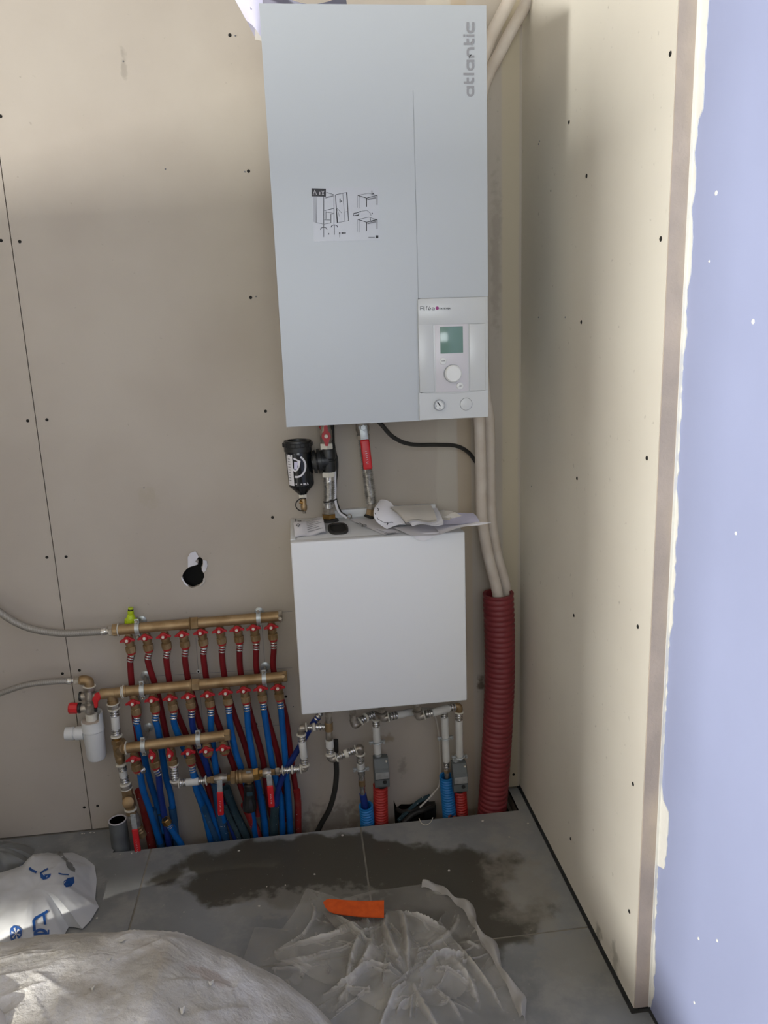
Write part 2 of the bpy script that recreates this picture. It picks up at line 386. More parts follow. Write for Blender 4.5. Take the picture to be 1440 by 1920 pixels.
for nm, mb in (('board', MB().prism(outl, xz, (0, 0.013, 0), [hole, notch])),
               ('board', MB().prism([(-1.877, 0.004), (SEAM-0.0012, 0.004), (SEAM-0.0012, H), (-1.877, H)], xz, (0, 0.013, 0))),
               ('board', MB().prism([(-4.3, 0.004), (-1.879, 0.004), (-1.879, H), (-4.3, H)], xz, (0, 0.013, 0)))):
    obj(nm, mb, M['board'], wb, 0)
# knocked hole: torn paper flaps
def flap(pts, mt, out=0.012):
    mb = MB(); P2 = [at(300+u/12, 1010+v/12) for u, v in pts]
    c = sum(P2, V())/len(P2)
    vs = [p + V((0, -0.001 - out*k, 0)) for p, k in zip(P2, [0.1, 0.7, 1, 0.5, 0.2, 0.4, 0.1, 0.3][:len(P2)])] + [c+V((0, -out*0.7, 0))]
    n_ = len(P2); mb.add(vs, [(i, (i+1) % n_, n_) for i in range(n_)])
    mb.add([v+V((0, 0.0012, 0)) for v in vs], [((i+1) % n_, i, n_) for i in range(n_)])
    return obj('torn_paper', mb, mt, wb, 0)
flap([(630, 640), (635, 400), (690, 300), (800, 270), (870, 400), (800, 500), (860, 570), (760, 600)], M['paper'])
flap([(940, 700), (980, 560), (980, 450), (1060, 490), (1070, 600), (1040, 700), (985, 760)], M['paper'])
flap([(1000, 960), (980, 880), (1010, 860), (1010, 960), (960, 1040), (890, 1080), (900, 1040)], M['paper_grey'], 0.006)
flap([(640, 1080), (560, 1020), (490, 900), (480, 860), (500, 860), (530, 960), (640, 1060)], M['paper'], 0.003)
# screws
def screw(p, nrm, r=0.0042):
    mb = MB(); p = V(p); nrm = V(nrm)
    mb.lathe(p+nrm*0.0015, p-nrm*0.004, [(0, r*0.6), (0.2, r), (1, r)], 10, True); return mb
for p in ((431, 66), (466, 321), (470, 558), (498, 771), (511, 970), (1, 218), (2, 451), (37, 453), (52, 789), (88, 787), (88, 1045), (124, 1044), (117, 1263), (149, 1257), (158, 1514), (183, 1511), (536, 1306), (963, 1452), (480, 1358)):
    obj('screw', screw(at(*p), (0, -1, 0)), M['dark'], wb)
for p in ((441, 67), (459, 322), (480, 556), (231, 115), (310, 317), (550, 1325), (536, 1332), (270, 915)):
    obj('screw_mark', screw(at(*p), (0, -1, 0), 0.002), M['ink_grey'], wb)
# pencil lines of the set-out grid behind the manifolds
def pline(a, b, w=0.0011):
    mb = MB(); A = at(*a); B = at(*b)
    mb.stroke([(A.x, A.z), (B.x, B.z)], w, lambda u, v: (u, -0.0006, v)); obj('pencil_line', mb, M['ink_grey'], wb, 0)
for a, b in (((280, 1268), (548, 1252)), ((522, 1148), (548, 1146)), ((367, 1196), (383, 1392)), ((491, 1172), (508, 1395)), ((332, 1372), (420, 1366)), ((450, 1364), (552, 1357)), ((276, 1254), (282, 1300))): pline(a, b)
anc = obj('wall_plug', MB().lathe(at(372, 1259)+V((0, -0.002, 0)), at(372, 1259), [(0, 0.0055), (1, 0.006)], 12), M['white_plastic'], wb)
obj('screw', screw(at(372, 1259)+V((0, -0.002, 0)), (0, -1, 0), 0.0025), M['dark'], wb)

# right wall (cream board) and, one step nearer, the lavender board
wr = struct('wall_right', MB().box((XR+0.013, YST+0.004, 0.0), (0.85, 0.16, H)), M['dark'], 'cream plasterboard right wall catching soft window light')  # near-black backing, shade of the cavity and foot gap put into its colour
obj('board', MB().box((XR, YST, 0.010), (XR+0.0129, -0.0, H)), M['board_right'], wr, 0)
for p in ((1257, 101), (1067, 229), (1100, 330), (1239, 448), (1090, 604), (1213, 859), (1082, 897), (1076, 1154), (1196, 1175), (1187, 1470), (1070, 1573), (1180, 1709)):
    obj('screw', screw(atx(*p, XR), (-1, 0, 0), 0.0045), M['dark'], wr)
for p in ((1010, 270), (1012, 265), (1033, 358), (1010, 595), (1060, 595), (997, 912)):
    obj('screw_mark', screw(atx(*p, XR), (-1, 0, 0), 0.002), M['ink_grey'], wr)
wl = struct('wall_right_front', MB().box((XL2, REAR-0.1, 0.004), (0.85, YST-0.0005, H)), M['lavender'], 'lavender blue plasterboard wall nearest the camera')
# white filler smeared along the arris, ragged edge
def ragged(seed, ybase, wmin, wmax, n_=150):
    rnd = random.Random(seed); pts = []; w = wmin
    for i in range(n_+1):
        z = 0.01+(H-0.02)*i/n_
        w += rnd.uniform(-1, 1)*0.005; w = min(max(w, wmin), wmax)
        pts.append((ybase-w, z))
    return pts
rg = ragged(5, YST, 0.003, 0.016, 220)
rg = [(y-(0.022 if 0.36 < z < 0.5 else 0) - (0.012 if z > 1.72 else 0), z) for y, z in rg]
poly = [(YST-0.0005, 0.01)] + rg + [(YST-0.0005, H-0.01)]
obj('filler_smear', MB().prism(poly, lambda u, v: (XL2-0.0015, u, v), (0.0015, 0, 0)), M['filler'], wl, 0)
rnd = random.Random(3)
for p in ((1343, 362, .004), (1250, 1575, .003), (1380, 1000, .003), (1412, 603, .004), (1310, 1760, .003), (1345, 1764, .003), (1302, 1880, .003), (1330, 490, .002)):
    q = atx(p[0], p[1], XL2)
    if q.y < YST: obj('filler_speck', MB().lathe(q+V((-0.0012, 0, 0)), q, [(0, p[2]*.6), (1, p[2])], 8), M['filler'], wl)
t1 = struct('trim_1', MB().prism([(XR+0.001, 0.012), (XL2, 0.012), (XL2, H), (XR+0.001, H)], lambda u, v: (u, YST-0.003, v), (0, 0.003, 0)), M['plaster_edge'], 'raw plaster edge strip between cream and lavender boards')
obj('arris_filler', MB().prism([(XL2-0.006, 0.012), (XL2, 0.012), (XL2, H), (XL2-0.006, H)], lambda u, v: (u, YST-0.0045, v), (0, 0.0015, 0)), M['filler'], t1, 0)
# rest of the room and two added blockers: never in view, shapes the daylight
cl = struct('ceiling', MB().box((FARL-0.1, REAR-0.1, H), (0.9, 0.16, H+0.1)), M['board'])
mb = MB(); Y0, Y1 = REAR-0.12, REAR
mb.box((FARL-0.1, Y0, 0), (DOOR[0], Y1, H)).box((DOOR[1], Y0, 0), (BAY[0], Y1, H)).box((BAY[1], Y0, 0), (XL2, Y1, H))
mb.box((DOOR[0], Y0, DOOR[3]), (DOOR[1], Y1, H)).box((DOOR[0], Y0, 0), (DOOR[1], Y1, DOOR[2])).box((BAY[0], Y0, BAY[3]), (BAY[1], Y1, H)).box((BAY[0], Y0, 0), (BAY[1], Y1, BAY[2]))
struct('wall_rear', mb, M['paint'])
struct('added_shade_slab', MB().box((-0.85, -2.95, 0.0), (XL2-0.01, -2.75, 1.27)), M['board'])  # unseen slab added behind the camera to shade the lower back wall
struct('added_sun_blocker', MB().box((-2.2, -6.2, -0.2), (1.2, -6.0, 4.2)), M['paint'])  # unseen slab added outside to keep direct sun out of the bay
mb = MB(); y0, y1, z0, z1 = WIN
mb.box((FARL-0.12, REAR, 0), (FARL, y0, H)).box((FARL-0.12, y1, 0), (FARL, 0.06, H)).box((FARL-0.12, y0, z1), (FARL, y1, H)).box((FARL-0.12, y0, 0), (FARL, y1, z0))
struct('wall_left', mb, M['paint'])
struct('wall_partition', MB().box((-1.40, -1.42, 0.0), (-1.30, -0.001, 1.68)), M['board'], 'low partition beside the boiler niche')
for nm, (x0, x1, z0, z1) in (('window_1', BAY), ('door_1', DOOR)):
    fr = MB().box((x0, REAR-0.08, z0), (x0+0.05, REAR-0.03, z1)).box((x1-0.05, REAR-0.08, z0), (x1, REAR-0.03, z1)).box((x0, REAR-0.08, z1-0.05), (x1, REAR-0.03, z1)).box((x0, REAR-0.08, z0), (x1, REAR-0.03, z0+0.05))
    struct(nm, fr, M['white_plastic'])
fr = MB(); y0, y1, z0, z1 = WIN
fr.box((FARL-0.08, y0, z0), (FARL-0.03, y0+0.04, z1)).box((FARL-0.08, y1-0.04, z0), (FARL-0.03, y1, z1)).box((FARL-0.08, y0, z1-0.04), (FARL-0.03, y1, z1)).box((FARL-0.08, y0, z0), (FARL-0.03, y1, z0+0.04))
struct('window_2', fr, M['white_plastic'])

# floor: slab with a service trench along the back wall, tiles bedded on it
mb = MB(); TT = 0.012
mb.box((FARL, REAR, -0.24), (0.85, TRY+0.001, -0.05)).box((FARL, REAR, -0.06), (XL2-0.0055, YST-.0045, -TT+0.0108)).box((FARL, YST-.007, -0.06), (XR-0.0065, TRY+0.001, -TT+0.0108)).box((FARL, TRY, -0.2), (TR0, 0.0145, -TT+0.0108)).box((TR1, TRY, -0.2), (XR-0.0065, 0.0145, -TT+0.0108)).box((TR1-.01, TRY-.01, -0.24), (0.85, 0.06, -0.05)).box((TR0-.01, TRY-.01, -0.24), (TR1+.01, 0.06, -0.15))
fl = struct('floor', mb, M['grout'], 'dark grey tiled floor with a service trench at the wall')
G = 0.0024
def tile(poly, z=0.0):
    mb = MB().prism(poly, lambda u, v: (u, v, z-TT), (0, 0, TT)); obj('tile', mb, M['tile'], fl, 0)
XS = [-2.286, -1.686, -1.086, -0.486, 0.111]; YS = [-0.592, -1.192, -1.792, -2.392]
def rect(a, b, c, d): return [(a+G, c+G), (b-G, c+G), (b-G, d-G), (a+G, d-G)]
tile([(-1.086+G, -0.592+G), (-0.486-G, -0.592+G), (-0.486-G, TRY), (TR0, TRY), (TR0, -0.003), (-1.086+G, -0.003)])
tile(rect(-0.486, 0.111, -0.592, TRY+G))
tile([(0.111+G, -0.592+G), (XR-0.006, -0.592+G), (XR-0.006, -0.003), (TR1, -0.003), (TR1, TRY), (0.111+G, TRY)])
for i in range(3):
    ya, yb = YS[i+1], YS[i]
    for k in range(4): tile(rect(XS[k], XS[k+1], ya, yb))
    if i == 0: tile([(0.111+G, ya+G), (XL2-0.005, ya+G), (XL2-0.005, YST-0.004), (XR-0.006, YST-0.004), (XR-0.006, yb-G), (0.111+G, yb-G)])
    else: tile(rect(0.111, XL2-0.005, ya, yb))
for k in range(2): tile(rect(XS[k], XS[k+1], -0.592, -0.0))
# ragged lip of bedding mortar on the trench wall
tag(obj('mortar_lip', MB().box((TR0, TRY, -0.06), (TR1, TRY+0.006, -0.014), 0.003), M['cement'], fl))

# ================================================================== BOILER
BD = 0.43
bl, bt = at(486, 8, BD), at(486, 8, BD).z
BX0 = (at(486, 8, BD).x + at(537, 800, BD).x)/2; BX1 = (at(918, 8, BD).x + at(911, 783, BD).x)/2
BZ0 = at(724, 792, BD).z; BZ1 = at(702, 8, BD).z
def fb(px, py, off=0.0):
    p = at(px, py, BD); return V((p.x, -BD-off, p.z))
def uvb(px, py): p = at(px, py, BD); return (p.x, p.z)
boiler = thing('boiler', 'tall white wall-hung boiler unit with grey lettering and control panel', 'boiler', ((BX0+BX1)/2, 0, BZ0))
obj('casing', MB().box((BX0+0.004, -BD+0.022, BZ0+0.004), (BX1-0.004, -0.006, BZ1-0.004), 0.004), M['white_steel'], boiler)
SX = (at(778, 170, BD).x + at(781, 560, BD).x)/2
CZ = at(845, 558, BD).z; CX0 = SX+0.001
zs = at(778, 170, BD).z
# one-piece front with a shallow groove and the cut-out for the control panel
fp = [(BX0, BZ0), (SX-0.0004, BZ0), (SX-0.0004, zs), (SX+0.0004, zs), (SX+0.0004, CZ), (BX1, CZ), (BX1, BZ1), (BX0, BZ1)]
mbf = MB().prism(fp, lambda u, v: (u, -BD, v), (0, 0.0215, 0))
fo = obj('front_cover', mbf, M['white_steel'], boiler, 0)
bv = fo.modifiers.new('bevel', 'BEVEL'); bv.width = 0.0012; bv.segments = 2; bv.limit_method = 'ANGLE'
obj('groove', MB().box((SX-0.0003, -BD+0.0012, CZ), (SX+0.0003, -BD+0.010, zs)), M['white_steel'], boiler, 0)
# control panel
cp = obj('control_panel', MB().box((CX0+0.0006, -BD-0.003, BZ0+0.001), (BX1-0.0010, -BD+0.02, CZ-0.0002), 0.0018), M['white_panel'], boiler)
def prect(x0_, y0_, x1_, y1_): a = at(x0_, y0_, BD); b_ = at(x1_, y1_, BD); return a.x, a.z, b_.x, b_.z
def pbox(a, off0, off1, bev=0.0):
    x0_, z0_, x1_, z1_ = a; return MB().box((x0_, -BD-off1, z1_), (x1_, -BD-off0, z0_), bev)
def qx(u): return 760+u/7.11
def qy(v): return 540+v/7.11
obj('upper_band', pbox(prect(qx(160), qy(150), qx(1075), qy(468)), 0.002, 0.0045, 0.0012), M['white_panel'], cp)
# side wings either side of the keypad and lower shelf (gently raised)
obj('wing', pbox(prect(qx(165), qy(492), qx(384), qy(1385)), 0.002, 0.0052, 0.0015), M['white_panel'], cp)
obj('wing', pbox(prect(qx(842), qy(480), qx(1065), qy(1362)), 0.002, 0.0052, 0.0015), M['white_panel'], cp)
mb = MB()
lx0, lx1 = at(qx(180), qy(1500), BD).x, BX1-0.003; lz0, lz1 = BZ0+0.002, at(qx(620), qy(1378), BD).z
npt = 12; prof = [(lx0+(lx1-lx0)*i/npt, lz1-0.004*math.sin(math.pi*i/npt)) for i in range(npt+1)]
mb.prism([(lx0, lz0), (lx1, lz0)]+prof[::-1], lambda u, v: (u, -BD-0.0055, v), (0, 0.003, 0)); obj('lower_shelf', mb, M['white_panel'], cp, 0)
kp = obj('keypad', pbox(prect(qx(388), qy(476), qx(838), qy(1372)), 0.0025, 0.0036, 0.0006), M['grey_plastic'], cp)
def disc(cx, cy, rpx, off0, off1, mt, name, parent, seg=28, lip=0.85):
    c = fb(cx, cy); r = R(rpx)*0.78
    return obj(name, MB().lathe(c+V((0, -off0, 0)), c+V((0, -off1, 0)), [(0, r), (0.75, r), (1, r*lip)], seg), mt, parent)
scr = obj('screen', pbox(prect(qx(457), qy(520), qx(765), qy(862)), 0.0036, 0.0044, 0.0003), M['lcd'], cp)
disc(qx(625), qy(1140), 16.8, 0.0035, 0.0050, M['seam'], 'dial_ring', cp)
disc(qx(628), qy(1140), 15.6, 0.004, 0.014, M['white_plastic'], 'dial', cp)
for k, (u, v) in enumerate(((498, 975), (722, 1302))):
    bt_ = disc(qx(u), qy(v), 6.2, 0.0035, 0.0065, M['white_plastic'], 'button', cp)
    mb = MB(); c = fb(qx(u), qy(v)); f_ = lambda a, b_: (c.x+a, -BD-0.0068, c.z+b_)
    if k == 0:
        for q in range(4): mb.stroke([(-0.0036+q*0.002, -0.0005), (-0.0036+q*0.002, 0.0008), (-0.0024+q*0.002, 0.0008), (-0.0024+q*0.002, -0.0005)], 0.0005, f_)
    else:
        mb.stroke([(-0.0028, -0.0014), (0.002, -0.0014), (0.0026, -0.0008), (0.0026, 0.0004), (0.002, 0.001), (-0.001, 0.001)], 0.0006, f_); mb.stroke([(0.0, 0.0022), (-0.0014, 0.001), (0.0, -0.0002)], 0.0006, f_)
    obj('button_mark', mb, M['ink'], cp, 0)
# pressure gauge
gc = fb(qx(447), qy(1558)); gr = R(10.6)*0.78
ga = obj('gauge', MB().lathe(gc+V((0, -0.005, 0)), gc+V((0, -0.011, 0)), [(0, gr), (1, gr*.98), (1, gr*.8), (0.75, gr*.78), (0.75, 0.0)], 28), M['seam'], cp)
obj('gauge_face', MB().lathe(gc+V((0, -0.006, 0)), gc+V((0, -0.0098, 0)), [(0, gr*.8), (1, gr*.8)], 28), M['white_plastic'], cp)
f_ = lambda a, b_: (gc.x+a*gr, -BD-0.0103, gc.z+b_*gr)
obj('needle', MB().stroke([(0.12, -0.18), (-0.35, 0.55)], 0.2, f_), M['ink'], cp, 0)
mb = MB()
for q in range(11):
    t = math.radians(200-22*q); mb.stroke([(0.55*math.cos(t), 0.55*math.sin(t)), (0.7*math.cos(t), 0.7*math.sin(t))], 0.09, f_)
mb.stroke([(-0.2, -0.5), (0.2, -0.5)], 0.1, f_); obj('gauge_marks', mb, M['ink_grey'], cp, 0)
disc(qx(802), qy(1545), 11.6, 0.005, 0.0062, M['ink_grey'], 'cap_ring', cp, lip=1)
disc(qx(802), qy(1545), 10.9, 0.005, 0.0075, M['white_panel'], 'cap', cp)
# lettering --------------------------------------------------------
def arc(cx, cy, rx, ry, a0, a1, n_=8): return [(cx+rx*math.cos(math.radians(a0+(a1-a0)*i/n_)), cy+ry*math.sin(math.radians(a0+(a1-a0)*i/n_))) for i in range(n_+1)]
def rrect(x0_, y0_, x1_, y1_, r): return arc(x1_-r, y1_-r, r, r, 0, 90, 5)+arc(x0_+r, y1_-r, r, r, 90, 180, 5)+arc(x0_+r, y0_+r, r, r, 180, 270, 5)+arc(x1_-r, y0_+r, r, r, 270, 360, 5)+[(x1_, y1_-r)]
mb = MB()
lb = at(889, 181.5, BD); le = at(889, 42, BD); UN = (le.z-lb.z)/142.0
fa = lambda u, v: (lb.x+(le.x-lb.x)*(u/142)-v*UN, -BD-0.0005, lb.z+u*UN)
def st_(pts): mb.stroke(pts, 4.6*UN/UN, fa)
def la(x):
    st_(rrect(x+2.3, 2.3, x+18.7, 14, 5.5)); st_([(x+18.7, 0), (x+18.7, 16.3)])
def lt(x): st_([(x+2.3, 22.5), (x+2.3, 6)]+arc(x+6, 6, 3.7, 3.7, 180, 270, 4)+[(x+12, 2.3)]); st_([(x, 14), (x+12, 14)])
la(0); lt(25); st_([(43.5, 23.5), (43.5, 0)]); la(50); st_([(77, 0), (77, 10)]+arc(82.5, 8.5, 5.5, 5.5, 180, 90, 4)+arc(87, 8.5, 5.5, 5.5, 90, 0, 4)+[(92.5, 0)])
lt(99); st_([(116.5, 0), (116.5, 16.3)]); st_([(116.5, 19.5), (116.5, 23.5)])
st_([(142, 14)]+[(130, 14)]+arc(128.6, 8.5, 5.5, 5.5, 90, 180, 4)+arc(128.6, 7.8, 5.5, 5.5, 180, 270, 4)+[(142, 2.3)])
obj('brand_lettering', mb, M['logo'], boiler, 0)
mb = MB(); fc = lambda u, v: tuple(fb(qx(u), qy(v), 0.0049))
def sc_(pts, w=6): mb.stroke(pts, w, fc)
sc_([(194, 300), (194, 262)]+arc(204, 256, 10, 10, 180, 270, 4)+[(222, 246)]+arc(226, 256, 8, 10, 270, 360, 4)+[(234, 300)]); sc_([(194, 276), (234, 276)])
sc_([(248, 245), (248, 290)]+arc(256, 290, 8, 8, 180, 90, 3)); sc_([(276, 300), (276, 255)]+arc(285, 255, 9, 9, 180, 270, 3)+[(292, 246)]); sc_([(266, 266), (290, 266)])
sc_([(302, 283), (332, 283), (332, 275)]+arc(322, 275, 10, 9, 360, 270, 3)+arc(310, 275, 8, 9, 270, 180, 3)+[(302, 290)]+arc(310, 290, 8, 8, 180, 90, 3)+[(330, 298)]); sc_([(314, 258), (324, 246)], 5)
sc_([(348, 266), (376, 266), (381, 272), (381, 298), (356, 298), (349, 293), (349, 286), (356, 281), (381, 281)])
obj('model_lettering', mb, M['ink'], cp, 0)
mb = MB().lathe(fb(qx(420), qy(270), 0.0044), fb(qx(420), qy(270), 0.005), [(0, R(3)*.8), (1, R(3)*.8)], 18); obj('model_dot', mb, M['magenta'], cp)
mb = MB()
GL = {'E': [[(1, 0), (0, 0), (0, 1), (1, 1)], [(0, .5), (.8, .5)]], 'X': [[(0, 0), (1, 1)], [(0, 1), (1, 0)]], 'T': [[(0, 0), (1, 0)], [(.5, 0), (.5, 1)]], 'N': [[(0, 1), (0, 0), (1, 1), (1, 0)]], 'S': [[(1, 0), (0, 0), (0, .5), (1, .5), (1, 1), (0, 1)]], 'A': [[(0, 1), (.5, 0), (1, 1)], [(.2, .65), (.8, .65)]]}
for i, ch in enumerate('EXTENSA'):
    for s_ in GL[ch]: mb.stroke([(452+i*21+p[0]*15, 267+p[1]*19) for p in s_], 4.5, fc)
obj('model_lettering', mb, M['ink'], cp, 0)
# instruction sticker ------------------------------------------------
def kx(u): return 560+u/8
def ky(v): return 330+v/8
sk = obj('instruction_sticker', pbox(prect(kx(185), ky(185), kx(1225), ky(960)), 0.0001, 0.0005), M['sticker'], boiler, 0)
mb = MB(); mg = MB()
fk = lambda u, v: tuple(fb(kx(u), ky(v), 0.0009))
def L1(pts, w=7): mb.stroke(pts, w, fk)
def L2(pts, w=7): mg.stroke(pts, w, fk)
L1([(375, 310), (375, 770)], 9); L1([(530, 285), (530, 740)], 9); L1([(415, 245), (530, 285)]); L2([(232, 300), (232, 690), (262, 700), (262, 310)]); L2([(262, 700), (375, 725), (490, 705)])
L1([(550, 285), (720, 248), (748, 672), (580, 702), (550, 285)], 8); L2([(662, 265), (690, 680)]); L2([(690, 545), (740, 532)])
L2([(400, 330), (520, 300)], 18); L1([(385, 520), (525, 490)]); L2([(410, 545), (525, 560)]); L1([(408, 530), (408, 650)]); L1([(385, 660), (475, 665)]); L1([(484, 705), (484, 575), (520, 570)])
L1([(620, 340), (620, 405)], 14); L1([(632, 382), (650, 382)], 14); L2([(565, 475), (645, 560)]); L2([(565, 475), (612, 610)])
for cx_ in (375, 535):
    o_ = 0 if cx_ == 375 else -35
    L1(arc(cx_, 805+o_, 48, 32, 170, 370, 10), 9); L2([(cx_, 770+o_), (cx_, 920+o_)], 12)
L1([(452, 862), (452, 885)], 9); L1([(616, 848), (616, 880)], 18); L2([(616, 880), (616, 925)], 10); L1([(642, 862), (672, 862)], 18); L1([(682, 862), (706, 862)], 18)
for dy in (0, 362):
    L1([(885, 296+dy), (1018, 338+dy), (1170, 296+dy)], 9); L2([(885, 296+dy), (1050, 262+dy), (1170, 296+dy)]); L2([(905, 300+dy), (905, 490+dy)]); L2([(880, 300+dy), (880, 480+dy)], 5)
    L1([(1018, 335+dy), (1018, 470+dy)], 10); L1([(1175, 295+dy), (1175, 440+dy)], 9); L2([(1030, 358+dy), (1160, 330+dy)], 20)
L1([(1098, 225), (1098, 300)], 9); L1([(1106, 272), (1128, 272)], 14); L1([(820, 605), (825, 570), (900, 553), (900, 592), (820, 605)], 8); L2([(905, 545), (1020, 520), (1070, 560), (1085, 605)]); L1([(910, 545), (935, 545)], 14)
L1([(1095, 570), (1108, 570)], 20); L1([(1070, 640), (1080, 690), (1170, 665)], 8); L2([(1045, 928), (1140, 928)], 12)
obj('sticker_print', mb, M['ink'], boiler, 0); obj('sticker_print', mg, M['ink_grey'], boiler, 0)
mb = MB(); mb.prism([(192, 186), (408, 192), (408, 312), (192, 306)], lambda u, v: fk(u, v), (0, -0.0001, 0)); obj('warning_box', mb, M['ink'], boiler, 0); mb = MB(); mb.prism([(1155, 892), (1195, 892), (1195, 935), (1155, 935)], lambda u, v: fk(u, v), (0, -0.0001, 0)); obj('print_square', mb, M['ink'], boiler, 0)
mb = MB(); fk2 = lambda u, v: tuple(fb(kx(u), ky(v), 0.0013))
mb.stroke([(215, 285), (240, 215), (270, 285), (215, 285)], 6, fk2); mb.stroke([(318, 240), (318, 282)], 8, fk2); mb.stroke([(345, 225), (375, 285)], 6, fk2); mb.stroke([(380, 225), (350, 285)], 6, fk2); mb.stroke([(242, 240), (242, 265)], 6, fk2)
obj('warning_symbols', mb, M['grey_plastic'], boiler, 0)

# papers on top of the boiler
def patch(c, nu=14, nv=10, bulge=lambda u, v: V((0, 0, 0)), th=0.0006):
    c = [V(p) for p in c]
    def fn(u, v): return c[0]*(1-u)*(1-v)+c[1]*u*(1-v)+c[2]*u*v+c[3]*(1-u)*v+V(bulge(u, v))
    mb = MB().grid(fn, nu, nv); n0 = len(mb.v)
    mb.grid(lambda u, v: fn(u, v)+V((0, 0, -th)), nu, nv); return mb
tz = BZ1+0.018
single('paper_sheet', patch([(BX0-0.05, -0.36, tz+0.012), (BX0+0.17, -0.40, tz), (BX0+0.20, -0.15, tz), (BX0-0.02, -0.12, tz+0.02)], 24, 16, lambda u, v: V((0, 0, 0.012*math.sin(u*7)*math.sin(v*4+1)+0.012*(1-u)))), M['paper_lav'], 'crumpled lavender-white sheet lying on top of the boiler', 'paper')
single('paper_sheet', patch([at(438, -6, .36), at(493, -14, .40), at(490, 70, .40), at(462, 38, .37)], 14, 12, lambda u, v: V((0, -0.012*math.sin(u*3.1), 0.0))), M['paper_lav'], 'lavender-white sheet hanging over the upper left corner of the boiler', 'paper')
single('plastic_scrap', patch([at(478, 55, .33), at(492, 58, .36), at(492, 78, .36), at(478, 74, .33)], 5, 5, lambda u, v: V((0, -0.004*math.sin(u*3), 0))), M['film_edge'], 'small clear plastic scrap at the upper left edge of the boiler', 'scrap')

# ================================================================== LOWER CABINET
CD = 0.262
cx0 = (at(547, 1015, CD).x+at(563, 1340, CD).x)/2; cx1 = (at(873, 1000, CD).x+at(875, 1315, CD).x)/2
cz1 = (at(547, 1015, CD).z+at(873, 1000, CD).z)/2; cz0 = (at(563, 1340, CD).z+at(875, 1315, CD).z)/2
cab = thing('hydraulic_cabinet', 'small square white steel cabinet under the boiler with papers on top', 'cabinet', ((cx0+cx1)/2, 0, cz0))
obj('casing', MB().box((cx0+0.002, -CD+0.03, cz0+0.002), (cx1-0.002, -0.001, cz1-0.001), 0.0015), M['cab_steel'], cab)
obj('front_cover', MB().box((cx0, -CD, cz0), (cx1, -CD+0.030, cz1), 0.004, 3), M['cab_steel'], cab)
obj('side_flange', MB().box((cx0, -CD+0.032, cz1-0.003), (cx0+0.013, -0.002, cz1+0.0015), 0.0006), M['cab_steel'], cab)
obj('top_seam', MB().box((cx0+0.0135, -CD+0.032, cz1-0.002), (cx0+0.0148, -0.002, cz1+0.0002)), M['dark'], cab, 0)
obj('rear_ledge', MB().box((cx0+0.10, -0.018, cz1-0.002), (cx1-0.03, -0.0005, cz1+0.020), 0.001), M['cab_steel'], cab)
# oval rubber grommet, shade of its opening painted as a near-black plate
gcx = atz(634, 992, cz1)
pts = [(gcx.x+0.026*math.copysign(abs(math.cos(t))**0.6, math.cos(t)), gcx.y+0.056*math.copysign(abs(math.sin(t))**0.8, math.sin(t))) for t in [2*math.pi*i/32 for i in range(32)]]
inn = [(gcx.x+(p[0]-gcx.x)*0.8, gcx.y+(p[1]-gcx.y)*0.8) for p in pts]
obj('grommet', MB().prism(pts, lambda u, v: (u, v, cz1-0.001), (0, 0, 0.005), [inn]), M['rubber'], cab, 30)
obj('grommet_shade_plate', MB().prism(inn, lambda u, v: (u, v, cz1-0.0005), (0, 0, 0.001)), M['dark'], cab, 0)
CT = cz1
def ct(px, py, dz=0.0): return atz(px, py, CT+dz)
def w7(u, v): return (640+u/4.966, 920+v/4.966)
def cts(u, v, dz): return ct(*w7(u, v), dz)
def prints(lines, base):
    mb = MB(); f = lambda u, v: tuple(cts(u, v, base)); 
    for l, w in lines: mb.stroke(l, w, f)
    return mb
# leaflet at the left
def lf(u, v): return (500+u/6, 780+v/6)
LC = [ct(*lf(318, 1360), 0.002), ct(*lf(662, 1302), 0.006), ct(*lf(625, 1140), 0.016), ct(*lf(300, 1200), 0.012)]
leaf = thing('leaflet', 'small folded printed leaflet at the left of the cabinet top', 'leaflet', ct(570, 992))
lfb = lambda u, v: V((0, 0, 0.012*math.sin(math.pi*min(1, max(0, v)))*(1-0.3*u)+0.003*math.sin(u*9)))
obj('page', patch(LC, 18, 10, lfb, 0.003), M['paper'], leaf)
def lfp(u, v):
    c = LC; return c[0]*(1-u)*(1-v)+c[1]*u*(1-v)+c[2]*u*v+c[3]*(1-u)*v+lfb(u, v)+V((0, -0.0008, 0.0008))
mb = MB()
for k in range(9): mb.stroke([(0.42, 0.12+k*0.085), (0.92-0.1*(k % 3), 0.12+k*0.085)], 0.02, lfp)
mb.stroke([(0.36, 0.03), (0.36, 0.9)], 0.012, lfp); mb.stroke([(0.12, 0.32), (0.2, 0.4), (0.14, 0.48), (0.08, 0.4), (0.16, 0.3)], 0.03, lfp); mb.stroke([(0.14, 0.68), (0.24, 0.68), (0.24, 0.8), (0.14, 0.8), (0.2, 0.72)], 0.045, lfp)
obj('print', mb, M['ink_grey'], leaf, 0)
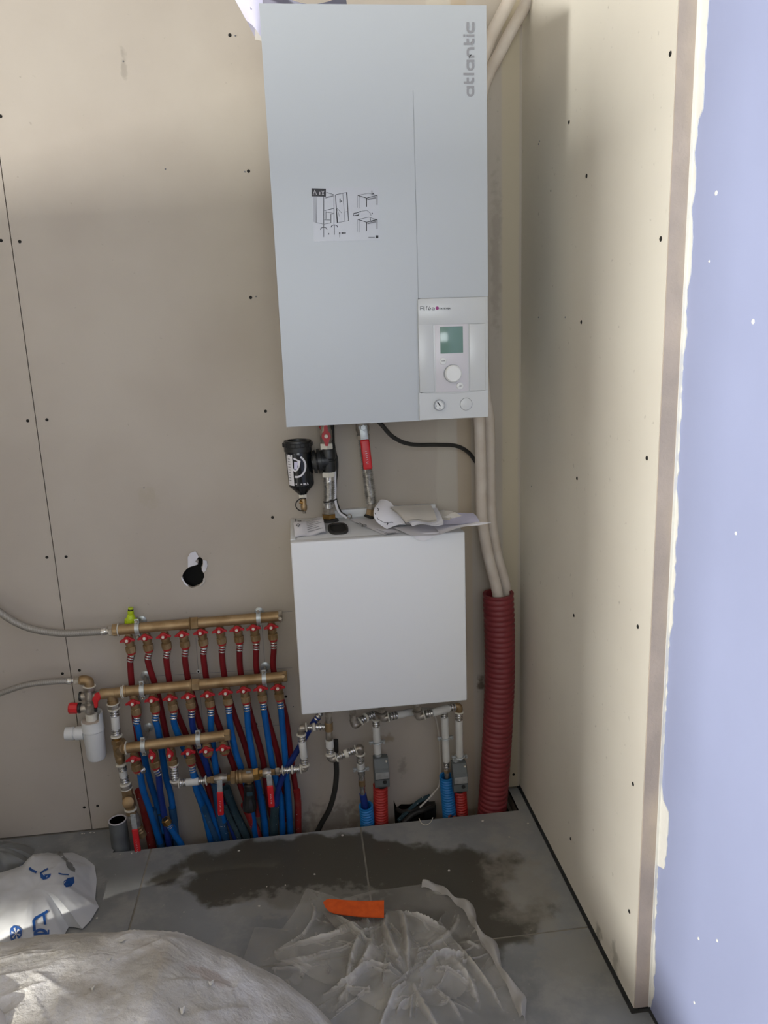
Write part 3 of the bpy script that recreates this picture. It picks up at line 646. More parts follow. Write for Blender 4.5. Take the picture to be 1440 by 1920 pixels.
# sheets on the cabinet
def wig(a, f1, f2): return lambda u, v: V((0, 0, a*math.sin(u*f1+0.6)*math.sin(v*f2+0.4)))
s1 = thing('paper_sheet', 'flat white printed sheet sticking out left of the pile of papers', 'paper', ct(700, 985))
obj('page', patch([cts(400, 412, .0015), cts(560, 385, .002), cts(310, 250, .003), cts(80, 270, .003)], 14, 10, lambda u, v: V((0, 0, 0.0015*math.sin(u*5))), 0.0005), M['paper'], s1)
obj('printing', prints([([(170, 300), (205, 318), (190, 330), (235, 330)], 7), ([(205, 310), (238, 322)], 5), ([(140, 300), (170, 310)], 3), ([(400, 396), (510, 392)], 4), ([(330, 360), (420, 390)], 3)], .0052), M['ink_grey'], s1, 0)
s2 = thing('paper_sheet', 'white sheet under the pile drooping over the front of the cabinet', 'paper', ct(790, 998))
obj('page', patch([cts(660, 424, .003), cts(940, 404, .003), cts(1010, 300, .005), cts(470, 340, .006)], 16, 10, wig(.002, 6, 3), 0.0005), M['paper'], s2)
hx0, hx1 = at(775, 1005, CD+.004).x, at(826, 1003, CD+.004).x
def droop(u, v):
    x_ = hx0+(hx1-hx0)*u+0.01*(u-.5)*(-v); ang = min(1, v*2.2)*1.45; s_ = v*0.05
    return V((x_, -CD+0.008-0.012*math.sin(min(v*2.5, 1)*1.5)-0.001, CT+0.004-max(0, v-0.22)*0.026*(1-0.55*abs(2*u-.7)))) 
obj('drooping_edge', MB().grid(droop, 14, 14), M['paper'], s2)
single('paper_sheet', patch([cts(930, 405, .006), cts(1270, 325, .03), cts(1400, 300, .04), cts(860, 330, .008)], 16, 8, lambda u, v: V((0, 0, 0.006*math.sin(u*3))), 0.0006), M['paper'], 'long white sheet jutting out right past the cabinet edge', 'paper')
single('paper_sheet', patch([cts(640, 318, .022), cts(1290, 300, .035), cts(1230, 205, .045), cts(760, 220, .026)], 18, 8, wig(.004, 7, 3), 0.0006), M['paper_lav'], 'white sheet in the middle of the pile pointing to the insulated pipes', 'paper')
# curled printed sheet
cu = thing('paper_sheet', 'curled printed white sheet standing up at the left end of the pile', 'paper', ct(720, 990))
CU = [cts(430, 356, .003), cts(600, 318, .012), cts(470, 118, .062), cts(345, 78, .070)]
def curl(u, v):
    p = CU[0]*(1-u)*(1-v)+CU[1]*u*(1-v)+CU[2]*u*v+CU[3]*(1-u)*v
    k = math.sin(math.pi*min(1, v*.95+.02))
    return p + V((-.026*k*(1-u)**1.3, -.030*k*(1-.7*u), .004*math.sin(3*u))) + V((.016, .01, -.004))*max(0, v-.75)*2*(1-u)
obj('page', MB().grid(curl, 20, 20), M['paper'], cu)
obj('page_tail', patch([cts(440, 355, .003), cts(690, 325, .012), cts(760, 250, .02), cts(520, 240, .004)], 14, 8, lambda u, v: V((0, 0, 0.008*math.sin(u*3.1)*(1-v))), 0.0005), M['paper'], cu)
mb = MB(); fcurl = lambda u, v: curl(u, v)+V((-0.0010, -0.0008, 0.0004))
mb.stroke([(0.42, 0.16), (0.2, 0.22), (0.1, 0.4), (0.06, 0.62)], 0.022, fcurl); mb.stroke([(0.5, 0.14), (0.42, 0.18)], 0.03, fcurl); mb.stroke([(0.2, 0.12), (0.3, 0.17)], 0.03, fcurl); mb.stroke([(0.16, 0.74), (0.22, 0.70), (0.18, 0.66)], 0.025, fcurl)
obj('print', mb, M['ink'], cu, 0)
# grey-beige folded booklet on top
bk = thing('booklet', 'grey-beige folded booklet lying on top of the pile of papers', 'booklet', ct(800, 970, .02))
BK = [cts(600, 285, .036), cts(890, 262, .042), cts(830, 120, .062), cts(450, 140, .062)]
bw = lambda u, v: V((0, 0, 0.004*math.sin(u*6)*(1-v)+0.003*math.sin(v*4)))
obj('cover', patch(BK, 16, 10, bw, 0.004), M['paper_grey'], bk)
obj('pages', patch([p+V((0.016, -0.004, -0.009)) for p in BK], 16, 10, bw, 0.004), M['paper'], bk)
obj('folded_edge', patch([cts(890, 275, .028), cts(1010, 272, .03), cts(1040, 200, .044), cts(860, 170, .044)], 10, 8, wig(.002, 5, 4), 0.003), M['paper_grey'], bk)
obj('loose_leaf', patch([cts(1010, 262, .03), cts(1140, 236, .038), cts(1060, 204, .044), cts(940, 240, .038)], 10, 6, wig(.002, 5, 4), 0.0006), M['paper_grey'], bk)

# ================================================================== generic plumbing pieces
def crimp(parent, a, b, r, name='crimp_sleeve', mt='chrome', n_=3):
    pr = [(0, r*.76)]
    for k in range(n_):
        t0 = (k+0.22)/n_; t1_ = (k+0.78)/n_
        pr += [(t0, r*.74), (t0+0.02/n_, r*1.0), (t0+.18/n_, r*1.06), (t1_-0.18/n_, r*1.06), (t1_-0.02/n_, r*1.0), (t1_, r*.74)]
    pr.append((1, r*.76)); return obj(name, MB().lathe(a, b, pr, 18), M[mt], parent)
def ringp(parent, a, b, r, mt='ring', name='stop_ring'): return obj(name, MB().lathe(a, b, [(0, r*.9), (.2, r), (.8, r), (1, r*.9)], 18), M[mt], parent)
def nut(parent, a, b, r, mt='brass', name='hex_nut'): return obj(name, MB().hexnut(a, b, r), M[mt], parent, 20)
def cylp(parent, a, b, r, mt, name): return obj(name, MB().cyl(a, b, r, 18), M[mt], parent)
def elbow(parent, pts, r, mt='nickel', name='elbow'): return obj(name, MB().tube(spline(pts, 7), r, 16), M[mt], parent)
def run(parent, items):
    """items: kind, (px,py,dep), (px,py,dep), radius px, extra"""
    for it in items:
        k, a, b, r = it[:4]; A, B = at(*a), at(*b); r = R(r)
        if k == 'crimp': crimp(parent, A, B, r)
        elif k == 'ring': ringp(parent, A, B, r)
        elif k == 'zring': ringp(parent, A, B, r, 'zinc', 'pipe_clip')
        elif k == 'nut': nut(parent, A, B, r, it[4] if len(it) > 4 else 'brass')
        elif k == 'pipe': cylp(parent, A, B, r, 'pipe_white', 'pipe')
        elif k == 'cyl': cylp(parent, A, B, r, it[4], it[5])
def clamp_ears(parent, p, r, w=0.012):
    """two-part pipe clip with screw ears either side"""
    p = V(p); mb = MB().tube([p+V((r*1.12*math.cos(t), r*1.12*math.sin(t), 0)) for t in [2*math.pi*i/20 for i in range(21)]], 0.0028, 8)
    for s_ in (-1, 1): mb.box(p+V((s_*(r+0.006)-0.006, -0.004, -0.004)), p+V((s_*(r+0.006)+0.006, 0.003, 0.004)), 0.001)
    o = obj('pipe_clip', mb, M['zinc'], parent)
    mb = MB()
    for s_ in (-1, 1): mb.lathe(p+V((s_*(r+0.008), -0.010, 0)), p+V((s_*(r+0.008), 0.008, 0)), [(0, .003), (.2, .004), (.25, .002), (1, .002)], 8)
    obj('clip_screw', mb, M['zinc'], o)
def lever(parent, hub, tip, w, th=0.004, neck=0.25, mt='red_lever'):
    """ball-valve lever: steel neck then a vinyl-dipped grip"""
    hub, tip = V(hub), V(tip); d = tip-hub; L = d.length; d.normalize(); n_ = V((0, -1, 0)); n_ = (n_-d*n_.dot(d)).normalized(); s_ = d.cross(n_)
    fm = Matrix((( s_.x, d.x, n_.x, hub.x), (s_.y, d.y, n_.y, hub.y), (s_.z, d.z, n_.z, hub.z), (0, 0, 0, 1)))
    nk = obj('lever_neck', MB().box((-w*.42, -0.006, 0), (w*.42, L*(neck+.05), th*.5), 0.0012, 2, fm), M['zinc'], parent)
    gp = obj('lever_grip', MB().box((-w/2, L*neck, -th*.3), (w/2, L, th), min(w*.3, th*.55), 3, fm), M[mt], parent)
    obj('lever_nut', MB().hexnut(hub+n_*th*.5, hub+n_*(th*.5+0.005), w*.32), M['zinc'], parent, 20)
    mb = MB()
    for q in range(7):
        u0 = L*(neck+0.28)+q*L*0.05; fl_ = lambda a, b_: fm @ V((a, b_, th*1.03))
        mb.stroke([(-w*.1, u0), (w*.1, u0+0.0012*(q % 3))], 0.0012, fl_)
    obj('lever_marking', mb, M['grey_plastic'], gp, 0)
    return gp

# ---- manifold valve with butterfly handle -------------------------------------------------
def mvalve(parent, top, knob, bot, vertical=False, label=None):
    """brass mini valve hanging from a manifold bar: top/knob/bot world points"""
    top, knob, bot = V(top), V(knob), V(bot); d = (bot-top).normalized()
    v = obj('valve', MB().lathe(top, bot, [(0, .0085), (.12, .0085), (.14, .011), (.30, .0125), (.5, .0125), (.56, .0105), (.62, .0105), (.62, .0135), (.86, .0135), (.88, .0100), (1, .0095)], 16), M['brass'], parent)
    nut(v, top.lerp(bot, .60), top.lerp(bot, .84), .0145, 'brass', 'hex_nut')
    obj('red_collar', MB().lathe(top.lerp(bot, .85), top.lerp(bot, .95), [(0, .0128), (1, .0112)], 14), M['red_handle'], v)
    n_ = V((0, -1, 0)); k = knob
    obj('valve_stem', MB().cyl(k+n_*-0.004, k+n_*0.016, .006, 12), M['brass'], v)
    ax = V((1, 0, 0)) - d*d.x; ax.normalize()
    if vertical: ax, dd = d*1.0, -ax
    else: dd = d*1.0
    def f(u, w): return k + n_*0.014 + ax*u + dd*w
    half = [(0.004, -.0100), (.008, -.0065), (.015, -.002), (.0195, .0), (.0205, .0035), (.0185, .0055), (.011, .0045), (.007, .0075), (.003, .0095)]
    poly = half + [(-u, w) for u, w in half[::-1]]
    h = obj('handle', MB().prism(poly, f, n_*0.007), M['red_handle'], v, 30)
    b_ = h.modifiers.new('bevel', 'BEVEL'); b_.width = .0018; b_.segments = 2; b_.limit_method = 'ANGLE'
    obj('handle_hub', MB().lathe(k+n_*.020, k+n_*.026, [(0, .0095), (.6, .0085), (1, .006)], 16), M['red_handle'], v)
    obj('handle_screw', MB().lathe(k+n_*.026, k+n_*.0285, [(0, .0044), (1, .0036)], 12), M['ring'], v)
    return v
def c1(u, v): return (90+u/2.88, 1100+v/2.88)
def strap(parent, p, r, wallpt):
    """galvanised half clip round a manifold bar, with its wall rosette"""
    p = V(p); pts = [p+V((0, -(r+.0015)*math.cos(t), (r+.0015)*math.sin(t))) for t in [math.radians(-115+230*i/16) for i in range(17)]]
    mb = MB()
    for s_ in (0,):
        vs = []; 
        for q in pts: vs += [q+V((-.006, 0, 0)), q+V((.006, 0, 0))]
        for q in pts: 
            o_ = (q-p).normalized()*.0018; vs += [q+V((-.006, 0, 0))+o_, q+V((.006, 0, 0))+o_]
        m_ = len(pts); fs = []
        for i in range(m_-1):
            a = 2*i; b_ = 2*m_+2*i
            fs += [(a, a+1, a+3, a+2), (b_, b_+2, b_+3, b_+1), (a, a+2, b_+2, b_), (a+1, b_+1, b_+3, a+3)]
        mb.add(vs, fs)
    for sg in (1, -1): mb.box(p+V((-.006, -.006, sg*(r+.001)-.001 if sg > 0 else -(r+.013))), p+V((.006, -.002, (r+.013) if sg > 0 else -(r+.001)+.001)), .0008)
    o = obj('bar_clip', mb, M['zinc'], parent)
    mb = MB()
    for sg in (1, -1): mb.lathe(p+V((0, -.010, sg*(r+.007))), p+V((0, .0, sg*(r+.007))), [(0, .003), (.3, .0045), (.35, .0025), (1, .0025)], 10)
    obj('clip_screw', mb, M['nickel'], o)
    w = V(wallpt)
    obj('wall_rosette', MB().lathe(w, w+V((0, -.005, 0)), [(0, .0135), (.5, .0135), (1, .009)], 20), M['zinc'], o)
    obj('threaded_rod', MB().tube([w+V((0, -.004, 0)), V((p.x*.5+w.x*.5, -.02, p.z*.5+w.z*.5)), p+V((0, r*.9, 0))], .0035, 8), M['nickel'], o)

def manifold(name, label, dep, a, b, splits, knobs, dv, clips, top_off=0.014, vert=(), short=()):
    A, B = at(*a, dep), at(*b, dep); d = (B-A).normalized(); r = .0145
    t = thing(name, label, 'manifold', (A+B)/2)
    pr = [(0, r*1.12), (.02, r*1.12), (.022, r), (1, r)]
    obj('bar', MB().lathe(A, B, pr, 22), M['brass'], t)
    for s_ in splits:
        S = A.lerp(B, s_); ringp(t, S-d*.012, S-d*.008, r*1.25, 'brass', 'joint_ring'); nut(t, S-d*.008, S+d*.014, r*1.22, 'brass', 'union_nut')
        obj('bar_collar', MB().lathe(S+d*.014, S+d*.034, [(0, r*1.06), (1, r*1.06)], 22), M['brass'], t)
    vs = []
    for i, (u, v) in enumerate(knobs):
        kp_ = at(*c1(u, v), dep+.012); kp_.y = -dep
        tt = (kp_-A).dot(d); ax_ = A+d*tt
        top = V((ax_.x, -dep, ax_.z-r*.75)); bot = V((kp_.x+ (kp_.x-ax_.x)*0+dv[0]*.05, -dep+.002, kp_.z-(0.03 if i in short else .052)))
        vs.append((mvalve(t, top, kp_, bot, i in vert), bot))
    for (c, w) in clips:
        C_ = at(*c, dep); tt = (C_-A).dot(d); p = A+d*tt; strap(t, p, r, at(*w))
    return t, A, B, d, vs
def px_pipe(name, pts, r, mt, label, group, start=None, crimped=True, cat='pipe', sleeve=None, n_=8):
    W_ = [at(*p) for p in pts]
    if start is not None: W_ = [V(start)] + W_
    sp = spline(W_, n_)
    if not crimped: return single(name, MB().tube(sp, r, 14), M[mt], label, cat, group)
    t = thing(name, label, cat, sp[-1], group)
    obj('tube', MB().tube(sp, r, 14), M[mt], t)
    L = 0; k = 0
    while L < .022 and k < len(sp)-1: L += (sp[k+1]-sp[k]).length; k += 1
    d = (sp[1]-sp[0]).normalized(); crimp(t, sp[0]-d*.002, sp[0]+d*.022, r*1.13)
    return t

# ---- top manifold (red returns) -----------------------------------------------------------
D1, D2, D3 = 0.055, 0.088, 0.125
k1 = [(430, 284), (525, 271), (625, 263), (725, 254), (825, 243), (925, 234), (1020, 226), (1110, 219), (1205, 213)]
man1, A1, B1, d1, v1 = manifold('brass_manifold', 'uppermost brass manifold bar with nine red-handled valves and red pipes', D1, (214, 1181.5), (523, 1155.5), [0.477], k1, (.06, 0),
    [((258, 1176), (266, 1163)), ((485, 1158), (486, 1147))])
nut(man1, A1-d1*.004, A1+d1*.010, .0175, 'brass', 'inlet_nut'); ringp(man1, A1+d1*.010, A1+d1*.013, .018, 'ring', 'fibre_washer')
nut(man1, B1-d1*.002, B1+d1*.010, .016, 'nickel', 'end_cap'); obj('drain_cock', MB().cyl(B1+V((.004, -.012, -.01)), B1+V((.004, -.030, .004)), .005, 10), M['nickel'], man1)
reds = [[(251, 1330, .04), (258, 1385, .035), (262, 1440, .04), (268, 1480, .06)],
        [(291, 1285, .04), (300, 1320, .035), (310, 1370, .035), (322, 1420, .04)],
        [(318, 1278, .04), (330, 1330, .035), (350, 1380, .035), (385, 1460, .04), (405, 1530, .06)],
        [(353, 1275, .04), (365, 1320, .035), (378, 1370, .035), (410, 1450, .04), (430, 1530, .06)],
        [(387, 1272, .04), (400, 1330, .035), (425, 1400, .035), (450, 1470, .04), (470, 1530, .06)],
        [(421, 1268, .04), (436, 1330, .035), (460, 1400, .035), (478, 1470, .045), (485, 1530, .06)],
        [(452, 1265, .04), (470, 1340, .035), (492, 1420, .035), (500, 1480, .045), (512, 1540, .06)],
        [(482, 1262, .04), (500, 1340, .035), (522, 1420, .035), (528, 1480, .045), (532, 1540, .06)],
        [(513.5, 1259, .04), (535, 1340, .035), (546, 1420, .035), (553, 1470, .045), (558, 1500, .05)]]
for i, (pth, (vo, bot)) in enumerate(zip(reds, v1)):
    s0 = at(*c1(k1[i][0]+12, k1[i][1]+58), D1); kx_, ky_ = k1[i]
    mid = at(*c1(kx_+14, ky_+130), D1-.004)
    W0 = [mid]+[at(*p) for p in pth]; pp = spline([bot]+W0, 8)
    t = thing('red_pipe', ORD[i]+' red pipe from the left, hanging under the uppermost brass manifold', 'pipe', pp[-1], 'red pipes of the top manifold')
    obj('tube', MB().tube(pp, R(5.6), 14), M['red_pipe'], t); d = (pp[1]-pp[0]).normalized(); crimp(t, bot-d*.002, bot+d*.021, R(6.2))
# ---- middle manifold (blue) ---------------------------------------------------------------
k2 = [(460, 622), (562, 605), (660, 597), (758, 587), (862, 578), (960, 566), (1057, 554), (1148, 546), (1240, 539)]
man2, A2, B2, d2_, v2 = manifold('brass_manifold', 'middle brass manifold bar with nine red-handled valves and blue pipes', D2, (231, 1296.5), (533, 1268.5), [0.44], k2, (.06, 0),
    [((266, 1284), (273, 1266)), ((495, 1265), (497, 1249))])
ringp(man2, A2-d2_*.001, A2+d2_*.003, .018, 'ring', 'fibre_washer'); nut(man2, B2-d2_*.004, B2+d2_*.008, .0165, 'brass', 'end_cap'); obj('drain_cock', MB().cyl(B2+V((-.002, -.012, .008)), B2+V((-.002, -.030, .014)), .005, 10), M['brass'], man2)
blues = [([(258, 1362, .085), (266, 1400, .08), (280, 1460, .075), (292, 1500, .07), (306, 1560, .06)], 'blue_pipe', 'light blue'),
         ([(295, 1362, .085), (302, 1400, .08), (312, 1460, .075), (322, 1500, .07), (328, 1570, .06)], 'blue_pipe', 'light blue'),
         ([(331, 1370, .08), (352, 1420, .075), (372, 1470, .07), (395, 1520, .065), (412, 1580, .06)], 'blue_pipe', 'light blue'),
         ([(364, 1372, .08), (382, 1420, .075), (394, 1455, .07), (415, 1500, .06), (445, 1580, .06)], 'navy_pipe', 'dark blue'),
         ([(396, 1370, .085), (402, 1420, .085), (406, 1450, .085), (410, 1480, .075), (420, 1540, .065)], 'blue_pipe', 'light blue'),
         ([(433, 1368, .085), (442, 1410, .085), (452, 1440, .085), (466, 1490, .075), (480, 1570, .065)], 'blue_pipe', 'light blue'),
         ([(466, 1370, .085), (476, 1430, .085), (488, 1490, .08), (495, 1530, .075), (500, 1580, .065)], 'blue_pipe', 'light blue'),
         ([(500, 1365, .085), (510, 1430, .085), (520, 1470, .08), (527, 1510, .075), (530, 1570, .065)], 'blue_pipe', 'light blue'),
         ([(530, 1365, .085), (534, 1410, .085), (538, 1465, .08), (541, 1500, .075), (545, 1570, .065)], 'blue_pipe', 'light blue')]
for i, ((pth, mt, cn), (vo, bot)) in enumerate(zip(blues, v2)):
    kx_, ky_ = k2[i]; mid = at(*c1(kx_+18, ky_+120), D2-.002)
    pp = spline([bot, mid]+[at(*p) for p in pth], 8)
    t = thing('blue_pipe', ORD[i]+' '+cn+' pipe from the left, hanging under the middle brass manifold', 'pipe', pp[-1], 'blue pipes of the middle manifold')
    obj('tube', MB().tube(pp, R(5.8), 14), M[mt], t); d = (pp[1]-pp[0]).normalized(); crimp(t, bot-d*.002, bot+d*.021, R(6.4))
# ---- lower manifold ------------------------------------------------------------------------
k3 = [(462, 926), (564, 908), (660, 900), (758, 888), (855, 877), (945, 866)]
man3, A3, B3, d3_, v3 = manifold('brass_manifold', 'short lowest brass manifold bar with six red-handled valves', D3, (233, 1403), (428, 1378), [], k3, (.05, 0),
    [((268, 1391), (279, 1363)), ((372, 1383.5), (375, 1371))], vert=(1, 2), short=(4, 5))
ringp(man3, A3+d3_*.004, A3+d3_*.008, .018, 'ring', 'fibre_washer'); nut(man3, B3-d3_*.010, B3+d3_*.006, .0165, 'brass', 'end_cap')
lows = {0: ([(262, 1448, .12), (268, 1480, .11), (283, 1525, .09), (300, 1580, .07)], 'blue_pipe', 'light blue pipe under the first valve of the lowest brass manifold'),
        1: ([(297, 1452, .12), (301, 1490, .10), (310, 1540, .08), (318, 1590, .07)], 'navy_pipe', 'dark blue pipe under the second valve of the lowest brass manifold'),
        3: ([(362, 1450, .12), (368, 1480, .11), (382, 1520, .09), (396, 1580, .07)], 'blue_pipe', 'light blue pipe under the fourth valve of the lowest brass manifold')}
for i, (pth, mt, lab) in lows.items():
    bot = v3[i][1]; pp = spline([bot]+[at(*p) for p in pth], 8)
    t = thing('blue_pipe', lab, 'pipe', pp[-1], 'blue pipes of the lowest manifold')
    obj('tube', MB().tube(pp, R(5.8), 14), M[mt], t); d = (pp[1]-pp[0]).normalized(); crimp(t, bot-d*.002, bot+d*.021, R(6.4))

# ---- sleeves rising out of the trench ------------------------------------------------------
def c5(u, v): return (320+u/5.54, 1340+v/5.54)
def c4(u, v): return (110+u/6.545, 1340+v/6.545)
slv = [(c5, [(330, 935), (400, 1120), (475, 1300)], 5.9, 'sleeve_blue', .095, 'dusty blue sleeve round the pipe left of the first red lever'),
       (c5, [(468, 700), (505, 1000), (575, 1320)], 8.0, 'sleeve_blue', .078, 'pale dusty blue sleeve right behind the left red lever'),
       (c5, [(575, 760), (660, 1000), (800, 1300)], 8.2, 'sleeve_dark', .074, 'thick slate-coloured sleeve slanting between the two red levers'),
       (c5, [(565, 960), (620, 1090), (720, 1310)], 5.0, 'sleeve_dark', .086, 'thin slate-coloured sleeve right of the left red lever'),
       (c5, [(770, 930), (840, 1090), (930, 1320)], 8.0, 'sleeve_red', .078, 'dusty red sleeve under the black regulator bulb'),
       (c5, [(935, 850), (965, 1050), (985, 1310)], 7.2, 'sleeve_blue', .07, 'blue sleeve just right of the black regulator bulb'),
       (c5, [(1085, 945), (1075, 1100), (1070, 1300)], 8.0, 'sleeve_dark', .088, 'short slate sleeve below the right red lever'),
       (c5, [(1150, 850), (1155, 1030), (1170, 1290)], 6.2, 'sleeve_blue', .07, 'narrow blue sleeve right of the right red lever'),
       (c5, [(1205, 690), (1222, 900), (1245, 1270)], 6.8, 'sleeve_blue', .078, 'tall blue sleeve beside the last red sleeve'),
       (c5, [(1310, 790), (1322, 950), (1325, 1250)], 6.8, 'sleeve_red', .06, 'red sleeve at the right end of the pipe bundle'),
       (c4, [(1145, 1170), (1200, 1380), (1270, 1680)], 7.6, 'sleeve_blue', .084, 'blue sleeve round the leftmost light blue pipe'),
       (c4, [(985, 930), (1060, 1200), (1165, 1720)], 8.0, 'sleeve_red', .058, 'red sleeve behind the lowest red lever'),
       (c4, [(1395, 1140), (1420, 1350), (1445, 1640)], 7.2, 'sleeve_blue', .072, 'blue sleeve behind the loose brass pipe end'),
       (c4, [(1230, 1200), (1300, 1420), (1370, 1660)], 6.2, 'sleeve_dark', .066, 'slate sleeve between the two left blue sleeves')]
for cf, pts, r, mt, dep, lab in slv:
    P2 = [cf(*p) for p in pts]; L = [at(p[0], p[1], dep-0.012*i) for i, p in enumerate(P2)]
    L.append(L[-1]+(L[-1]-L[-2])*.6+V((0, 0, -.05)))
    sp = spline(L, 8); rr = R(r)
    mb = MB().tube(sp, rr, 16, cap=False); d = (sp[1]-sp[0]).normalized()
    mb.lathe(sp[0]+d*.004, sp[0]-d*.001, [(0, rr*.5), (1, rr*.88), (1.0, rr*1.01), (.4, rr*1.01)], 16)
    single('pipe_sleeve', mb, M[mt], lab, 'pipe sleeve', 'sleeves of the pipe bundle')
# loose blue pipe with open brass nut
t = thing('loose_pipe', 'loose light blue pipe end with an open brass nut above the trench', 'pipe', at(345, 1590, .06))
pp = spline([at(316, 1546, .105), at(326, 1562, .10), (at(342, 1588, .09)), at(352, 1620, .07)], 8)
obj('tube', MB().tube(pp, R(5.8), 14), M['blue_pipe'], t); d = (pp[1]-pp[0]).normalized()
crimp(t, pp[0]-d*.004, pp[0]+d*.012, R(5.6)); obj('brass_nut', MB().hexnut(pp[0]-d*.022, pp[0]-d*.003, R(8.2)), M['brass_bright'], t, 20)
obj('bore_shade_disc', MB().lathe(pp[0]-d*.0225, pp[0]-d*.021, [(0, R(4.6)), (1, R(4.6))], 14), M['dark'], t)  # near-black disc stands for the shade inside the nut

# ---- hoses to the left ---------------------------------------------------------------------
hz = thing('braided_hose', 'upper braided steel hose curving in from the left to the top manifold', 'hose', A1)
obj('hose', MB().tube(spline([at(-40, 1108, .05), at(0, 1148, .05), at(50, 1176, .052), at(110, 1187, .054), at(160, 1186, .055), at(190, 1184, .055)], 10), R(6.4), 14), M['braid'], hz)
crimp(hz, at(186, 1184.5, .055), at(204, 1183, .055), R(6.9), 'ferrule', 'chrome', 1); nut(hz, at(204, 1183, .055), at(212, 1182, .055), R(9.5), 'nickel', 'swivel_nut')
hz = thing('braided_hose', 'lower braided steel hose running from the left to the brass elbow', 'hose', at(140, 1276, .06))
obj('hose', MB().tube(spline([at(-40, 1312, .05), at(0, 1300, .055), at(50, 1284, .06), at(100, 1278, .06), at(126, 1277, .06)], 10), R(5.4), 14), M['braid'], hz)
crimp(hz, at(122, 1277.5, .06), at(139, 1276, .06), R(6), 'ferrule', 'chrome', 1)
nut(hz, at(139, 1276, .06), at(149, 1275.5, .06), R(7.8), 'nickel', 'swivel_nut')
# green hose coupling on top of the manifold
gx = thing('hose_coupling', 'lime green garden hose coupling standing behind the top manifold', 'coupling', at(245, 1170, .03))
gp0, gp1 = at(245.5, 1172, .03), at(245, 1139, .03)
obj('body', MB().lathe(gp0, gp1, [(0, R(10.5)), (.05, R(11)), (.35, R(10.8)), (.40, R(8)), (.58, R(6.5)), (.62, R(5)), (.66, R(5.8)), (.82, R(5.6)), (.84, R(4.2)), (.9, R(4.2)), (.92, R(4.8)), (1, R(4.4))], 20), M['lime'], gx)
mb = MB()
for q in range(16):
    t_ = 2*math.pi*q/16; dv_ = V((math.cos(t_), math.sin(t_), 0))*R(10.8); mb.tube([gp0.lerp(gp1, .06)+dv_, gp0.lerp(gp1, .33)+dv_], .0009, 6)
obj('grip_rib', mb, M['lime'], gx); ringp(gx, gp0.lerp(gp1, .83), gp0.lerp(gp1, .9), R(5.0), 'black', 'o_ring')

# ---- safety group with white siphon ---------------------------------------------------------
def cs(u, v): return (100+u/9, 1240+v/9)
SD = .075
def S_(u, v, dd=0): return at(*cs(u, v), SD+dd)
sg = thing('safety_valve', 'chrome safety valve with brass elbow, red knob and red lever left of the manifolds', 'valve', S_(640, 880))
nut(sg, S_(440, 320), S_(475, 320), R(8.6), 'brass', 'elbow_nut')
elbow(sg, [S_(470, 318), S_(540, 318), S_(595, 340), S_(607, 400), S_(608, 440)], R(8.6), 'brass', 'brass_elbow')
nut(sg, S_(606, 415), S_(608, 490), R(10.8), 'nickel', 'union_nut'); ringp(sg, S_(606, 408), S_(606, 420), R(11.6), 'ring', 'washer')
obj('valve_body', MB().lathe(S_(608, 480), S_(625, 900), [(0, R(8)), (.1, R(9.5)), (.35, R(10)), (.42, R(7.5)), (.5, R(7.5)), (.55, R(9.5)), (.85, R(9.5)), (.9, R(7)), (1, R(7))], 20), M['nickel'], sg)
cylp(sg, S_(610, 580), S_(470, 590), R(7.5), 'nickel', 'side_port'); cylp(sg, S_(478, 590), S_(440, 592), R(8.6), 'black', 'side_cap')
cylp(sg, S_(640, 570), S_(830, 560), R(6.8), 'nickel', 'outlet_stub')
cylp(sg, S_(620, 790), S_(465, 790), R(7.6), 'nickel', 'relief_port'); ringp(sg, S_(470, 787), S_(415, 787), R(9.6), 'black', 'knob_ring')
obj('relief_knob', MB().lathe(S_(415, 787), S_(265, 790), [(0, R(9)), (.1, R(9.8)), (.85, R(10.2)), (1, R(8.8))], 10), M['red_lever'], sg, 20)
mb = MB(); pol = [(690, 560), (735, 540), (780, 550), (805, 590), (790, 650), (750, 690), (745, 790), (690, 795), (672, 700), (650, 670), (655, 625), (685, 610)]
mb.prism(pol, lambda u, v: S_(u, v, .028), (0, .009, 0)); o = obj('lever', mb, M['red_lever'], sg, 30); b_ = o.modifiers.new('bevel', 'BEVEL'); b_.width = .0025; b_.segments = 2; b_.limit_method = 'ANGLE'
cylp(sg, S_(720, 620, -.01), S_(720, 620, .02), R(5), 'nickel', 'lever_stem'); obj('lever_tip', MB().cyl(S_(715, 790, .024), S_(715, 835, .02), R(3), 10), M['black'], sg)
sp_ = thing('siphon', 'white plastic siphon funnel below the chrome safety valve', 'siphon', S_(740, 1650))
a_, b2 = S_(655, 990), S_(740, 1650)
obj('cup', MB().lathe(a_, b2, [(0, R(19.2)), (.18, R(19)), (.20, R(19.6)), (.24, R(19.6)), (.26, R(18.2)), (.9, R(17.4)), (.97, R(15)), (1, R(11))], 32), M['white_plastic'], sp_)
